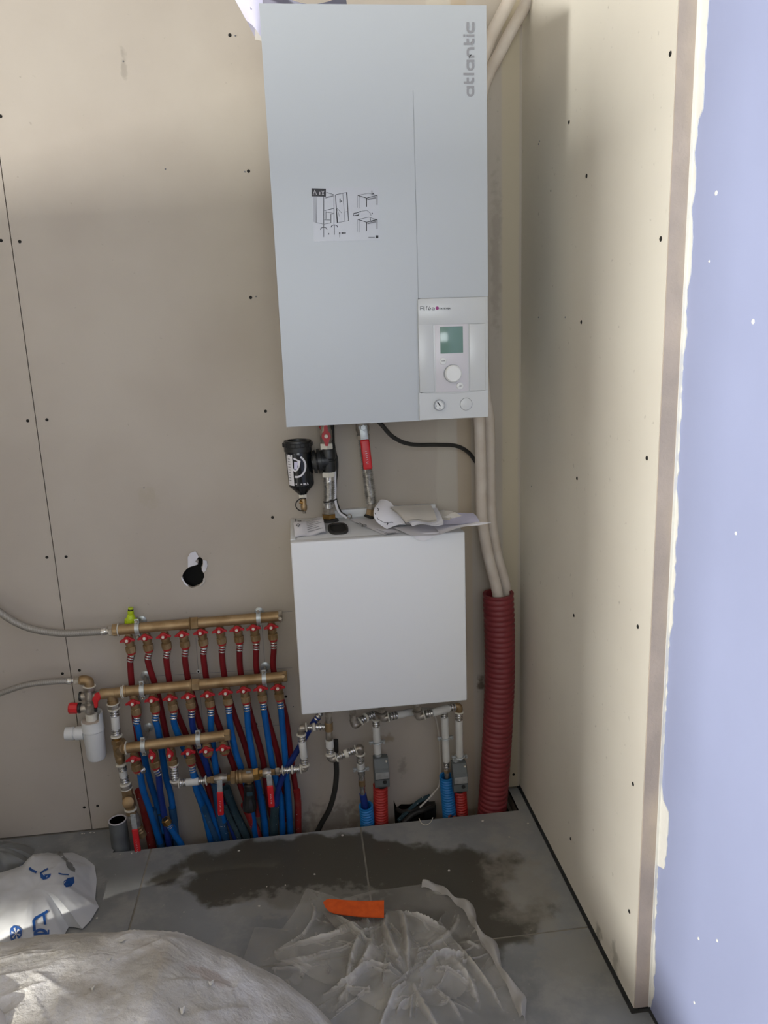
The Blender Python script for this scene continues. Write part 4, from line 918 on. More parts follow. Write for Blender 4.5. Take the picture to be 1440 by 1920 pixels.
# raised rear half of the funnel rim
mb = MB(); ax_ = (b2-a_).normalized(); e1 = V((1, 0, 0)); e1 = (e1-ax_*e1.dot(ax_)).normalized(); e2 = ax_.cross(e1)
if e2.y < 0: e2 = -e2
vs = []; fs = []; nn_ = 20
for i in range(nn_+1):
    t_ = math.radians(-38+180*i/nn_)
    dv_ = e1*math.cos(t_)+e2*math.sin(t_)
    hgt = .022*min(1, 6*math.sin(math.pi*i/nn_)) if 0 < i < nn_ else 0
    vs += [a_+dv_*R(19.1), a_+dv_*R(17.4), a_+dv_*R(17.4)-ax_*hgt, a_+dv_*R(19.1)-ax_*hgt]
for i in range(nn_):
    for q in range(4): fs.append((4*i+q, 4*i+(q+1) % 4, 4*i+4+(q+1) % 4, 4*i+4+q))
mb.add(vs, fs); obj('splash_guard', mb, M['white_plastic'], sp_)
obj('cup_opening', MB().lathe(a_-ax_*.0012, a_+ax_*.002, [(0, R(17.6)), (1, R(17.6))], 28), M['plaster_edge'], sp_)
cylp(sp_, S_(640, 880), S_(652, 985), R(10.5), 'ring', 'inlet_tube')
obj('spout', MB().lathe(S_(600, 1205), S_(200, 1220), [(0, R(9)), (.18, R(9)), (.2, R(12.4)), (.55, R(12.2)), (.57, R(10)), (.62, R(10)), (.64, R(12)), (.98, R(11.6)), (1, R(10))], 24), M['white_plastic'], sp_)

# ---- left riser: tee, press fittings, check valve, ball valve --------------------------------
LD = .088
def q4(u, v, dd=0): return (*c4(u, v), LD+dd)
def q1(u, v, dd=0): return (*c1(u, v), LD+dd)
rs = thing('riser_pipe', 'vertical press-fitted riser with brass tees linking the middle and lowest manifolds', 'pipe', at(*q1(445, 1200)))
obj('tee', MB().lathe(at(*q1(283, 580)), at(*q1(400, 570)), [(0, R(8.8)), (.04, R(9.6)), (.3, R(9.4)), (.35, R(9)), (.68, R(9)), (.7, R(9.6)), (1, R(9.6))], 18).lathe(at(*q1(342, 580)), at(*q1(352, 632)), [(0, R(8.6)), (.6, R(8.6)), (.65, R(9.6)), (1, R(9.6))], 18), M['brass'], rs)
ringp(rs, at(*q1(396, 571)), at(*q1(402, 570)), R(11), 'ring', 'washer')
nut(rs, at(*q1(352, 632)), at(*q1(356, 655)), R(10.5), 'nickel', 'press_nut'); ringp(rs, at(*q1(351, 628)), at(*q1(352, 634)), R(11.2)); ringp(rs, at(*q1(356, 655)), at(*q1(357, 660)), R(11.2))
run(rs, [('crimp', q1(357, 662), q1(361, 700), 7.8), ('pipe', q1(361, 698), q1(367, 768), 7.2), ('crimp', q1(367, 764), q1(370, 800), 7.8), ('ring', q1(370, 802), q1(371, 809), 10.5),
         ('nut', q1(372, 825), q1(374, 848), 10.2, 'brass'), ('cyl', q1(371, 808), q1(373, 828), 6.5, 'brass_bright', 'adapter')])
obj('tee', MB().lathe(at(*q1(374, 848)), at(*q1(394, 950)), [(0, R(8)), (.15, R(9.2)), (.62, R(9.2)), (.66, R(8)), (.72, R(9)), (.9, R(8.4)), (1, R(7))], 18).lathe(at(*q1(383, 890)), A3, [(0, R(8.4)), (.8, R(8.4)), (1, R(9))], 18), M['brass'], rs)
obj('union_nut', MB().lathe(at(*q1(395, 830)), at(*q1(412, 850)), [(0, R(7)), (1, R(7))], 6), M['brass'], rs, 20)
run(rs, [('ring', q1(396, 952), q1(398, 962), 10.5), ('crimp', q1(398, 962), q1(404, 994), 7.8), ('pipe', q1(404, 992), q1(408, 1024), 7.2), ('crimp', q1(408, 1020), q1(417, 1058), 7.8), ('ring', q1(418, 1060), q1(420, 1068), 10.8),
         ('cyl', q1(420, 1068), q1(424, 1086), 10, 'nickel', 'press_nut'), ('ring', q1(424, 1086), q1(425, 1091), 10.6), ('nut', q1(425, 1091), q1(431, 1124), 10, 'brass')])
obj('check_valve', MB().lathe(at(*q1(431, 1122)), at(*q1(446, 1200)), [(0, R(8)), (.15, R(11)), (.75, R(11.2)), (.9, R(9)), (1, R(8.5))], 18), M['brass'], rs)
obj('check_cap', MB().lathe(at(*q1(436, 1162, .012)), at(*q1(432, 1166, .035)), [(0, R(10)), (.6, R(9.6)), (.62, R(10.4)), (.9, R(10.2)), (1, R(7))], 20), M['brass'], rs)
ringp(rs, at(*q1(446, 1196)), at(*q1(447, 1204)), R(11.4), 'ring', 'washer'); nut(rs, at(*q1(447, 1204)), at(*q1(453, 1228)), R(9.5), 'brass')
bvv = thing('ball_valve', 'lowest ball valve with a dark red lever beside the grey pipe stub', 'valve', at(*q1(490, 1340)))
obj('body', MB().lathe(at(*q1(453, 1226)), at(*q1(478, 1290, -.005)), [(0, R(9)), (.2, R(10.5)), (.6, R(11)), (.8, R(9)), (1, R(9))], 18), M['nickel'], bvv)
obj('outlet', MB().lathe(at(*q1(478, 1285, -.005)), at(*q1(512, 1345, -.01)), [(0, R(8)), (.2, R(9)), (.3, R(7.5)), (.4, R(9)), (.5, R(7.8)), (.6, R(9)), (.7, R(7.8)), (1, R(8))], 16), M['brass'], bvv)
lever(bvv, at(*q1(460, 1238, .022)), at(*q1(488, 1438, .03)), R(11.5), .006, .34)

# ---- pressure-reducer line --------------------------------------------------------------------
PD = .125
def p5(u, v, dd=0): return (*c5(u, v), PD+dd)
def p6(u, v, dd=0): return (540+u/3.79, 1300+v/3.79, PD+dd)
rl = thing('reducer_line', 'horizontal press-fitted line with white pipe sections in front of the blue pipes', 'pipe', at(*p5(45, 710)))
run(rl, [('cyl', p5(18, 470), p5(32, 520), 6.5, 'nickel', 'adapter'), ('ring', p5(30, 512), p5(32, 526), 9), ('crimp', p5(32, 528), p5(38, 606), 7), ('crimp', p5(38, 606), p5(42, 680), 7), ('ring', p5(42, 680), p5(43, 692), 9)])
elbow(rl, [at(*p5(43, 688)), at(*p5(44, 706)), at(*p5(58, 714)), at(*p5(84, 712))], R(6.2))
run(rl, [('ring', p5(82, 712), p5(94, 711), 9), ('crimp', p5(96, 710), p5(165, 704), 6.8), ('pipe', p5(160, 704), p5(290, 692), 6.8), ('crimp', p5(288, 692), p5(362, 684), 6.8), ('ring', p5(364, 684), p5(376, 682), 9.2),
         ('nut', p5(385, 681), p5(415, 677), 6.2, 'brass'), ('nut', p5(415, 677), p5(455, 672), 7.2, 'brass'), ('cyl', p5(376, 682), p5(390, 680), 5, 'brass', 'adapter')])
run(rl, [('nut', p5(1040, 600), p5(1085, 595), 6.4, 'brass'), ('nut', p5(1088, 593), p5(1130, 588), 7.6, 'nickel'), ('ring', p5(1160, 582), p5(1172, 580), 9.2), ('cyl', p5(1128, 588), p5(1162, 582), 5, 'nickel', 'adapter'), ('crimp', p5(1174, 580), p5(1250, 572), 6.8), ('ring', p5(1252, 572), p5(1272, 570), 8), ('crimp', p5(1274, 570), p5(1342, 564), 6.8), ('ring', p5(1344, 564), p5(1356, 562), 9.2)])
elbow(rl, [at(*p5(1354, 562)), at(*p5(1385, 560)), at(*p5(1396, 550)), at(*p5(1392, 524))], R(6.4))
run(rl, [('ring', p5(1393, 530), p5(1392, 516), 9), ('crimp', p5(1391, 516), p5(1384, 440), 6.9), ('pipe', p5(1385, 446), p5(1366, 276), 6.9), ('crimp', p5(1367, 280), p5(1358, 212), 6.9), ('ring', p5(1358, 212), p5(1357, 198), 9)])
elbow(rl, [at(*p5(1357, 200)), at(*p5(1354, 160)), at(*p5(1362, 140)), at(*p5(1392, 136))], R(6.6))
run(rl, [('ring', p6(124, 242), p6(134, 241), 8.6), ('crimp', p6(134, 241), p6(172, 240), 6.4), ('ring', p6(174, 240), p6(194, 239), 7.6), ('crimp', p6(196, 239), p6(262, 237), 6.4)])
# the two ball valves and the reducer itself
for (hub, tip, body, lab) in (((508, 700), (524, 1038), ((455, 672), (590, 655)), 'left of two red-lever ball valves on the horizontal line'), ((1022, 645), (1052, 955), ((955, 608), (1045, 600)), 'right of two red-lever ball valves on the horizontal line')):
    t = thing('ball_valve', lab, 'valve', at(*p5(*body[0])), 'ball valves of the reducer line')
    obj('body', MB().lathe(at(*p5(*body[0])), at(*p5(*body[1])), [(0, R(7.5)), (.15, R(8.2)), (.3, R(9.2)), (.65, R(9.2)), (.8, R(7.6)), (1, R(7.6))], 18), M['nickel'], t)
    cylp(t, at(*p5(*hub, .005)), at(*p5(hub[0], hub[1]-8, .018)), R(4.6), 'nickel', 'stem')
    lever(t, at(*p5(*hub, .022)), at(*p5(*tip, .03)), R(11.5), .007, .27)
t = thing('pressure_reducer', 'brass pressure reducer with a black bulb between the two red levers', 'regulator', at(*p5(820, 980)))
nut(t, at(*p5(590, 655)), at(*p5(625, 652)), R(6.5), 'brass_bright', 'adapter'); nut(t, at(*p5(622, 652)), at(*p5(676, 648)), R(13), 'brass', 'union_nut')
obj('body', MB().lathe(at(*p5(676, 648)), at(*p5(866, 628)), [(0, R(10.5)), (.06, R(12.5)), (.12, R(12.5)), (.16, R(11)), (.22, R(12.6)), (.34, R(12.6)), (.38, R(11.4)), (.5, R(12.8)), (.86, R(12.4)), (1, R(10))], 24), M['brass'], t)
obj('body_label', MB().box(at(*p5(782, 612, .0215)), at(*p5(830, 580, .0195))), M['label_silver'], t, 0)
nut(t, at(*p5(862, 625)), at(*p5(922, 612)), R(12), 'brass_bright', 'union_nut'); nut(t, at(*p5(920, 612)), at(*p5(958, 608)), R(7), 'brass_bright', 'adapter')
cylp(t, at(*p5(815, 690)), at(*p5(812, 725)), R(5.5), 'brass', 'stem')
mb = MB().lathe(at(*p5(815, 715, .004)), at(*p5(820, 990, .004)), [(0, R(7)), (.04, R(9.5)), (.5, R(9.8)), (.62, R(10.5)), (.7, R(12.5)), (.95, R(12.8)), (1, R(11))], 12)
obj('bulb', mb, M['black'], t, 25)
obj('bulb_window', MB().box(at(*p5(790, 850, .0215)), at(*p5(850, 800, .0185)), .0005), M['sleeve_dark'], t)

# ================================================================== PIPEWORK BETWEEN BOILER AND CABINET
def f6(u, v): return (500+u/6, 780+v/6)
FD = .06
def q(u, v, dd=0): return at(*f6(u, v), FD+dd)
mf = thing('magnetic_filter', 'black magnetic filter canister with white emblem under the left of the boiler', 'filter', q(405, 1080))
ca, cb = q(350, 380), q(405, 880)
obj('canister', MB().lathe(ca, cb, [(0, R(21.5)), (.05, R(22.6)), (.12, R(22.6)), (.76, R(22.4)), (.80, R(21.6)), (.95, R(10)), (1, R(7))], 36), M['black_gloss'], mf)
la_, lb_ = q(345, 270), q(352, 400); axd = (lb_-la_).normalized()
mb = MB().lathe(la_, lb_, [(0.28, R(17)), (0.02, R(17.5)), (0, R(21)), (.03, R(23.5)), (.2, R(24)), (.22, R(25.6)), (.5, R(25.6)), (.55, R(24)), (.95, R(24)), (1, R(22))], 36)
obj('collar', mb, M['black'], mf, 25)
mb = MB()
e1 = V((1, 0, 0)); e1 = (e1-axd*e1.dot(axd)).normalized(); e2 = axd.cross(e1)
for k in range(18):
    t_ = 2*math.pi*k/18; dv_ = (e1*math.cos(t_)+e2*math.sin(t_))*R(25.6); mb.tube([la_.lerp(lb_, .2)+dv_, la_.lerp(lb_, .52)+dv_], .0016, 6)
obj('collar_rib', mb, M['black'], mf)
# emblem and label wrap on the canister surface
cax = (cb-ca).normalized(); CL = (cb-ca).length
g1 = V((1, 0, 0)); g1 = (g1-cax*g1.dot(cax)).normalized(); g2 = V((0, -1, 0)); g2 = (g2-cax*g2.dot(cax)-g1*g2.dot(g1)).normalized()
def onc(px, py, off=.0006):
    """wrap a crop pixel onto the canister: x -> angle, y -> height"""
    p = q(px, py); t_ = (p-ca).dot(cax); s_ = (p-ca).dot(g1); r = R(22.5)+off; s_ = max(-r*.995, min(r*.995, s_)); a = math.asin(s_/r)
    return ca + cax*t_ + g1*math.sin(a)*r + g2*math.cos(a)*r
emb = MB(); emb.stroke(arc(330, 545, 104, 118, -62, 98, 26), 20, onc); obj('emblem_ring', emb, M['paper'], mf, 0)
emb = MB(); emb.stroke([(300, 458), (330, 470), (352, 482), (362, 485), (360, 550), (345, 580), (318, 602), (306, 590), (288, 570)], 16, onc); obj('emblem_shield', emb, M['paper'], mf, 0)
emb = MB(); emb.grid(lambda u, v: onc(308+(44-10*v)*u, 495+82*v, .0007), 6, 4); obj('emblem_core', emb, M['paper_lav'], mf, 0)
emb = MB(); emb.grid(lambda u, v: onc(222+34*v+62*u-6*u*v, 420+345*v, .0005), 8, 6); lbl = obj('label', emb, M['paper'], mf, 0)
emb = MB()
for k in range(9): emb.stroke([(238+k*2.2, 470+k*30), (262+k*2.2, 470+k*30)], 8, lambda a, b_: onc(a, b_, .0009))
emb.stroke([(226, 432), (275, 432)], 22, lambda a, b_: onc(a, b_, .0009)); obj('label_print', emb, M['ink_grey'], mf, 0)
emb = MB(); emb.stroke([(325, 742), (400, 742)], 14, onc); emb.stroke([(410, 740), (438, 740)], 22, onc); emb.stroke([(448, 752), (458, 728), (468, 752)], 6, onc); obj('small_lettering', emb, M['grey_plastic'], mf, 0)
nut(mf, q(405, 875), q(408, 925), R(7.6), 'ring', 'drain_nut'); obj('drain_cock', MB().lathe(q(410, 925), q(422, 1065), [(0, R(4)), (.2, R(5.5)), (.5, R(5)), (.6, R(6)), (.9, R(5.5)), (1, R(4))], 14), M['brass'], mf)
cylp(mf, q(420, 1060), q(424, 1095), R(3), 'nickel', 'drain_tip'); obj('drain_wing', MB().cyl(q(370, 965, .004), q(410, 975, .004), R(3.6), 10), M['brass_bright'], mf)
obj('cap_strap', MB().tube(spline([q(440, 925, .01), q(380, 930, .014), q(335, 970, .014), (q(330, 1020, .014)), q(365, 1060, .012), q(420, 1070, .008)], 6), .0016, 6), M['rubber'], mf)
# side connection and black tee on the pipe
obj('side_coupling', MB().lathe(q(505, 520), q(640, 500), [(0, R(13)), (.1, R(13)), (.12, R(20)), (.38, R(21)), (.4, R(16)), (.5, R(16)), (.52, R(22)), (.8, R(22)), (.82, R(18)), (1, R(18))], 24), M['black'], mf, 25)
obj('tee', MB().lathe(q(690, 365), q(700, 625), [(0, R(12.6)), (.05, R(13.4)), (.4, R(13.6)), (.45, R(12)), (.5, R(12)), (.52, R(13.2)), (.97, R(12.6)), (1, R(11.5))], 24), M['black'], mf, 25)
obj('tee_branch', MB().lathe(q(695, 495), q(630, 505), [(0, R(14)), (1, R(15))], 20), M['black'], mf)
# left supply: valve with red butterfly + corrugated connector
sv = thing('shutoff_valve', 'small valve with a red butterfly handle directly under the boiler', 'valve', q(670, 370))
obj('body', MB().lathe(q(660, 60), q(672, 330), [(0, R(9)), (.3, R(9)), (.4, R(11)), (.75, R(11)), (.85, R(9)), (1, R(9))], 18), M['nickel'], sv)
nut(sv, q(670, 305), q(674, 375), R(12), 'ring', 'ivory_nut')
hk = q(670, 228, .02); obj('handle', MB().prism([(-.004, .030), (.004, .030), (.0055, .014), (.011, .006), (.012, -.004), (.007, -.011), (.0035, -.026), (-.0035, -.026), (-.007, -.011), (-.012, -.004), (-.011, .006), (-.0055, .014)], lambda u, v: (hk.x+u, hk.y, hk.z+v), (0, .007, 0)), M['red_handle'], sv, 30)
cylp(sv, hk+V((0, .02, 0)), hk, R(3.5), 'nickel', 'stem'); obj('handle_screw', MB().lathe(hk, hk+V((0, -.004, 0)), [(0, R(3.6)), (1, R(3))], 12), M['ring'], sv)
obj('cap', MB().cyl(q(610, 110), q(628, 150), R(4), 10), M['red_handle'], sv)
obj('insulation', MB().tube([q(715, 60, -.03), q(722, 300, -.03), q(750, 480, -.03)], R(7), 12), M['rubber'], sv)
def corrug(parent, a, b, r, pitch=.0048, amp=.10, bend=None):
    pts = [a, b] if bend is None else spline([a, bend, b], 12); pts = resample(spline(pts, 8) if bend is None else pts, pitch/4)
    rr = [r*(1+amp*math.cos(2*math.pi*i/4)) for i in range(len(pts))]
    return obj('corrugated_tube', MB().tube(pts, rr, 20), M['chrome'], parent)
c_ = thing('flexible_connector', 'left corrugated stainless connector below the black filter tee', 'connector', q(700, 1170))
nut(c_, q(693, 622), q(697, 682), R(12.2), 'ring', 'union_nut'); cylp(c_, q(698, 680), q(700, 735), R(9), 'chrome', 'collar')
corrug(c_, q(700, 730), q(700, 985), R(9.4), bend=q(706, 850)); cylp(c_, q(700, 975), q(698, 1035), R(9), 'chrome', 'collar'); nut(c_, q(698, 1030), q(698, 1100), R(12), 'nickel', 'union_nut')
nut(c_, q(698, 1098), q(700, 1150), R(13), 'brass_bright', 'brass_nut'); 
pgr = ct(618, 976); obj('floor_grommet', MB().lathe(V((pgr.x, pgr.y, CT-.001)), V((pgr.x, pgr.y, CT+.004)), [(0, R(17)), (1, R(15))], 24), M['rubber'], c_)
obj('cable_tie', MB().tube(spline([q(640, 965, .002), q(660, 972, .018), q(720, 960, .018), q(790, 935, .005)], 6), .002, 6), M['rubber'], c_)
# right supply: grey ball valve with red lever + corrugated connector
rv = thing('shutoff_valve', 'grey ball valve with long red lever under the boiler centre', 'valve', q(1080, 260))
obj('body', MB().lathe(q(1074, 60), q(1085, 225), [(0, R(10)), (.15, R(12)), (.6, R(12.5)), (.8, R(10)), (1, R(10))], 18), M['nickel'], rv)
nut(rv, q(1084, 205), q(1090, 262), R(13), 'nickel', 'union_nut'); obj('logo_plate', MB().box(q(1035, 145, .022), q(1130, 110, .018)), M['zinc'], rv, 0)
lever(rv, q(1085, 130, .022), q(1140, 600, .03), R(16), .008, .28)
c_ = thing('flexible_connector', 'right corrugated stainless connector below the long red lever', 'connector', q(1150, 1110))
corrug(c_, q(1088, 255), q(1178, 985), R(9.6), bend=q(1130, 600)); nut(c_, q(1176, 980), q(1170, 1050), R(7.5), 'nickel', 'union_nut'); nut(c_, q(1170, 1048), q(1158, 1120), R(7.5), 'brass', 'brass_nut')
obj('base_grommet', MB().lathe(q(1160, 1110), q(1150, 1140), [(0, R(7)), (1, R(10))], 16), M['rubber'], c_)
def stub(parent, p, ztop, r, mt='nickel', name='stub'):
    if p.z < ztop: cylp(parent, p-V((0, 0, .003)), V((p.x, p.y, ztop+.003)), r, mt, name)
stub(sv, q(660, 60), BZ0, R(9)); stub(rv, q(1074, 60), BZ0, R(10)); stub(sv, q(715, 60, -.03), BZ0, R(7), 'rubber', 'insulation_top')
# cables
single('cable', MB().tube(spline([V((q(735, 110, -.02).x, q(735, 110, -.02).y, BZ0+.003)), q(735, 110, -.02), q(745, 300, -.03), q(790, 520, -.03), q(775, 760, -.02), q(775, 930, .0), q(830, 1080, .0), q(905, 1130, .005)], 8), .0042, 10), M['rubber'], 'thin black cable running down beside the left corrugated connector', 'cable')
single('cable', MB().tube(spline([q(768, 600, -.01), q(772, 800, -.005), q(775, 960, .004), (q(815, 1080, .004)), q(900, 1145, .008)], 8), .0034, 10), M['paper'], 'thin white cable strapped beside the left corrugated connector', 'cable')
cc = q(930, 1130, .008); single('cable_lug', MB().tube([cc+V((.006*math.cos(t), 0.004*math.sin(t), .005*math.sin(t))) for t in [2*math.pi*i/16 for i in range(17)]], .0016, 6), M['nickel'], 'small metal ring lug at the cable ends on the cabinet', 'lug')
single('cable', MB().tube(spline([V((at(704, 780, .2).x, -.2, BZ0+.004)), at(706, 786, .2), at(716, 797, .2), at(738, 820, .18), at(770, 833, .15), at(820, 834, .12), at(855, 836, .09), at(878, 848, .06), at(892, 866, .045)], 8), R(3.6), 12), M['rubber'], 'thick black cable curving from the boiler to the insulated pipes', 'cable')

# ================================================================== INSULATED PIPES, BIG CONDUIT
ip = [('left', [(985, -60, .11), (950, 10, .10), (912, 90, .09), (888, 190, .085), (884, 400, .085), (892, 700, .082), (899, 790, .08), (902, 900, .08), (904, 970, .082), (915, 1040, .084), (934, 1120, .085), (936, 1200, .08)], 10.2),
      ('right', [(1018, -60, .07), (985, 10, .06), (942, 90, .055), (902, 190, .05), (898, 400, .048), (907, 700, .048), (917, 790, .048), (919, 900, .048), (921, 970, .050), (932, 1040, .052), (950, 1110, .054), (952, 1200, .055)], 9.8)]
for nm, pts, r in ip:
    sp = spline([at(*p) for p in pts], 10)
    rr = [R(r)*(1+.015*math.sin(i*1.7)) for i in range(len(sp))]
    single('insulated_pipe', MB().tube(sp, rr, 18), M['foam'], nm+' of two white foam-insulated pipes dropping into the maroon conduit', 'pipe', 'white insulated pipes')
single('cable', MB().tube(spline([at(925, 985, .03), at(938, 1050, .04), at(946, 1085, .05), at(952, 1120, .055), at(952, 1180, .055)], 8), R(2.8), 10), M['rubber'], 'black cable slipping into the maroon conduit beside the insulated pipes', 'cable')
def conduit(name, pts, r, mt, label, pitch, amp=.06, open_top=True, seg=28, group=None):
    sp = resample(spline(pts, 12), pitch/6); rr = []
    for i in range(len(sp)):
        ph = (i % 6)/6; rr.append(r*(1+amp*(1 if ph in (0, 1/6, 2/6) else (-.2 if ph in (3/6, 5/6) else -1))))
    d = (sp[1]-sp[0]).normalized()
    inner = [(sp[k], r*.82) for k in (24, 16, 8, 0)] if len(sp) > 26 else [(sp[0], r*.8)]
    P_ = [p for p, _ in inner]+sp; R_ = [x for _, x in inner]+rr
    # build as lathe-like tube with correct tangents from outside path only
    mb = MB().tube(sp, rr, seg, cap=False); mb.tube([p for p, _ in inner][::-1] if len(inner) > 1 else [sp[0], sp[1]], r*.84, seg, cap=False)
    mb.lathe(sp[0], sp[0]+d*.002, [(0, r*.84), (0, rr[0])], seg)
    mb.f.pop(); mb.f.pop()
    return single(name, mb, M[mt], label, 'conduit', group, 60)
conduit('corrugated_conduit', [at(934, 1112, .075), at(937, 1200, .075), at(936, 1300, .072), at(930, 1420, .07), at(922, 1530, .065), at(920, 1580, .06)], R(28), 'cond_maroon', 'wide maroon corrugated conduit standing in the right corner', R(10.4), .035)

# ================================================================== PIPEWORK UNDER THE CABINET
UD = .12
def g6(u, v, dd=0): return (540+u/3.79, 1300+v/3.79, UD+dd)
t = thing('tee_riser', 'press-fitted tee riser under the left of the cabinet feeding the blue conduit', 'pipe', at(*g6(300, 460)))
stub(t, at(*g6(286, 120)), cz0, R(6.2)); nut(t, at(*g6(286, 120)), at(*g6(288, 165)), R(7), 'nickel', 'union_nut')
run(t, [('cyl', g6(287, 160), g6(290, 210), 6.2, 'nickel', 'adapter'), ('cyl', g6(289, 205), g6(291, 265), 7.8, 'brass', 'tee'), ('cyl', g6(291, 262), g6(294, 330), 6.4, 'nickel', 'adapter'), ('pipe', g6(294, 330), g6(298, 384), 7.6), ('crimp', g6(298, 382), g6(301, 428), 7), ('ring', g6(301, 428), g6(302, 438), 9.4)])
elbow(t, [at(*g6(301, 434)), at(*g6(304, 458)), at(*g6(318, 466)), at(*g6(342, 456))], R(6.6))
run(t, [('ring', g6(340, 457), g6(350, 453), 9.2), ('crimp', g6(352, 452), g6(402, 432), 6.8), ('ring', g6(402, 432), g6(428, 421), 8), ('crimp', g6(428, 421), g6(480, 402), 6.8), ('ring', g6(480, 402), g6(488, 399), 9.2)])
elbow(t, [at(*g6(486, 400)), at(*g6(508, 388)), at(*g6(516, 396)), at(*g6(514, 426, -.01))], R(7))
run(t, [('ring', g6(513, 426, -.01), g6(513, 436, -.01), 9.6), ('crimp', g6(513, 438, -.01), g6(515, 494, -.015), 7), ('pipe', g6(515, 492, -.015), g6(518, 528, -.02), 7.4)])
clamp_ears(t, at(*g6(519, 537, -.022)), R(7.6))
fx = thing('flexible_connector', 'short steel connector entering the left blue conduit', 'connector', at(*g6(538, 790, -.04)))
obj('connector_tube', MB().lathe(at(*g6(520, 548, -.025)), at(*g6(532, 715, -.035)), [(0, R(7)), (.15, R(7)), (.17, R(6)), (.35, R(6.2)), (.4, R(5)), (.45, R(6.4)), (.65, R(6.4)), (.68, R(5.4)), (1, R(5.4))], 16), M['chrome'], fx)
obj('brass_band', MB().lathe(at(*g6(524, 615, -.028)), at(*g6(527, 650, -.03)), [(0, R(6.5)), (1, R(6.5))], 14), M['brass'], fx)
obj('tube', MB().tube([at(*g6(532, 712, -.035)), at(*g6(545, 790, -.04)), at(*g6(556, 900, -.05))], R(7), 14), M['navy_pipe'], fx)
conduit('corrugated_conduit', [at(*g6(553, 798, -.035)), at(*g6(560, 860, -.04)), at(*g6(566, 950, -.05)), at(*g6(568, 1010, -.06))], R(12.6), 'cond_blue', 'light blue corrugated conduit left of the bright red one', R(6.2), .11)
# black drain hose
single('drain_hose', MB().tube(spline([at(*g6(338, 330, -.05)), at(*g6(342, 480, -.045)), at(*g6(344, 580, -.045)), at(*g6(330, 700, -.045)), at(*g6(295, 820, -.05)), at(*g6(240, 920, -.06)), at(*g6(200, 1000, -.06))], 8), R(5.2), 14), M['rubber'], 'black rubber hose curving down to the trench under the cabinet', 'hose')
# navy pipe slanting up to the cabinet
t = thing('blue_pipe', 'dark blue pipe slanting from under the cabinet behind the white riser', 'pipe', at(522, 1520, .06))
obj('tube', MB().tube(spline([at(598, 1344, .10), at(590, 1352, .10), at(576, 1375, .095), at(556, 1410, .09), at(536, 1444, .09), at(522, 1480, .09), at(516, 1525, .08)], 8), R(5.6), 14), M['navy_pipe'], t)
crimp(t, at(602, 1336, .10), at(592, 1350, .10), R(6))
# second drop: elbow - white pipe - actuator - red conduit
def actuator(lab, bx, by, dep):
    """grey valve actuator box: sloping top, label plate, round dark eye"""
    t = thing('valve_actuator', lab, 'actuator', at(bx, by+30, dep))
    w, h = R(28)/2, R(55); c = at(bx, by, dep)
    prof = [(0, -h*.5), (-.030, -h*.5), (-.032, -h*.42), (-.032, h*.12), (-.026, h*.2), (-.012, h*.5), (.012, h*.5), (.012, -h*.5)]
    o = obj('housing', MB().prism(prof, lambda u, v: (c.x-w, c.y+u, c.z+v), (2*w, 0, 0)), M['grey_box'], t, 0); b_ = o.modifiers.new('bevel', 'BEVEL'); b_.width = .002; b_.segments = 2
    obj('label_plate', MB().box((c.x-w*.85, c.y-.0332, c.z-h*.15), (c.x+w*.92, c.y-.0318, c.z+h*.10), .0004), M['label_silver'], t)
    obj('indicator', MB().lathe(V((c.x+w*.35, c.y-.031, c.z-h*.28)), V((c.x+w*.35, c.y-.034, c.z-h*.28)), [(0, R(4.2)), (1, R(3.6))], 16), M['black'], t)
    obj('seam_line', MB().box((c.x-w*1.002, c.y-.0326, c.z-h*.185), (c.x+w*1.002, c.y-.0316, c.z-h*.165)), M['black'], t, 0)
    obj('screw', MB().lathe(V((c.x+w*.7, c.y-.014, c.z+h*.40)), V((c.x+w*.7, c.y-.022, c.z+h*.42)), [(0, .003), (1, .0025)], 8), M['ring'], t)
    obj('neck', MB().cyl(V((c.x, c.y-.01, c.z-h*.5)), V((c.x, c.y-.01, c.z-h*.62)), R(8), 14), M['black'], t)
    obj('valve_socket', MB().cyl(V((c.x-w*.3, c.y+.004, c.z+h*.46)), V((c.x-w*.3, c.y+.004, c.z+h*.58)), R(7), 14), M['zinc'], t)
    return t
t = thing('white_pipe', 'short white pipe with elbow dropping to the left grey actuator', 'pipe', at(*g6(640, 430)))
stub(t, at(*g6(459, 118)), cz0, R(6.4)); nut(t, at(*g6(459, 118)), at(*g6(462, 150)), R(6.8), 'nickel', 'union_nut'); run(t, [('cyl', g6(461, 148), g6(466, 192), 6.4, 'nickel', 'adapter')])
elbow(t, [at(*g6(465, 188)), at(*g6(470, 214)), at(*g6(484, 222)), at(*g6(510, 200, -.01))], R(7.2))
run(t, [('ring', g6(506, 203, -.01), g6(516, 194, -.012), 9.4), ('crimp', g6(516, 194, -.012), g6(566, 166, -.025), 7), ('ring', g6(548, 175, -.02), g6(554, 172, -.022), 9), ('crimp', g6(566, 166, -.025), g6(612, 146, -.035), 7)])
elbow(t, [at(*g6(606, 150, -.035)), at(*g6(620, 150, -.04)), at(*g6(625, 170, -.04)), at(*g6(625, 186, -.04))], R(7))
run(t, [('ring', g6(624, 178, -.04), g6(624, 188, -.04), 9.4), ('crimp', g6(624, 188, -.04), g6(626, 236, -.04), 7), ('pipe', g6(626, 234, -.04), g6(636, 426, -.04), 7.4), ('cyl', g6(636, 420, -.04), g6(637, 450, -.04), 6.4, 'zinc', 'adapter')])
clamp_ears(t, at(*g6(632, 345, -.04)), R(7.6))
conduit('corrugated_conduit', [at(*g6(656, 650, -.04)), at(*g6(658, 760, -.045)), at(*g6(662, 930, -.055)), at(*g6(664, 1000, -.06))], R(13), 'cond_red', 'bright red corrugated conduit below the left grey actuator', R(6.2), .10)
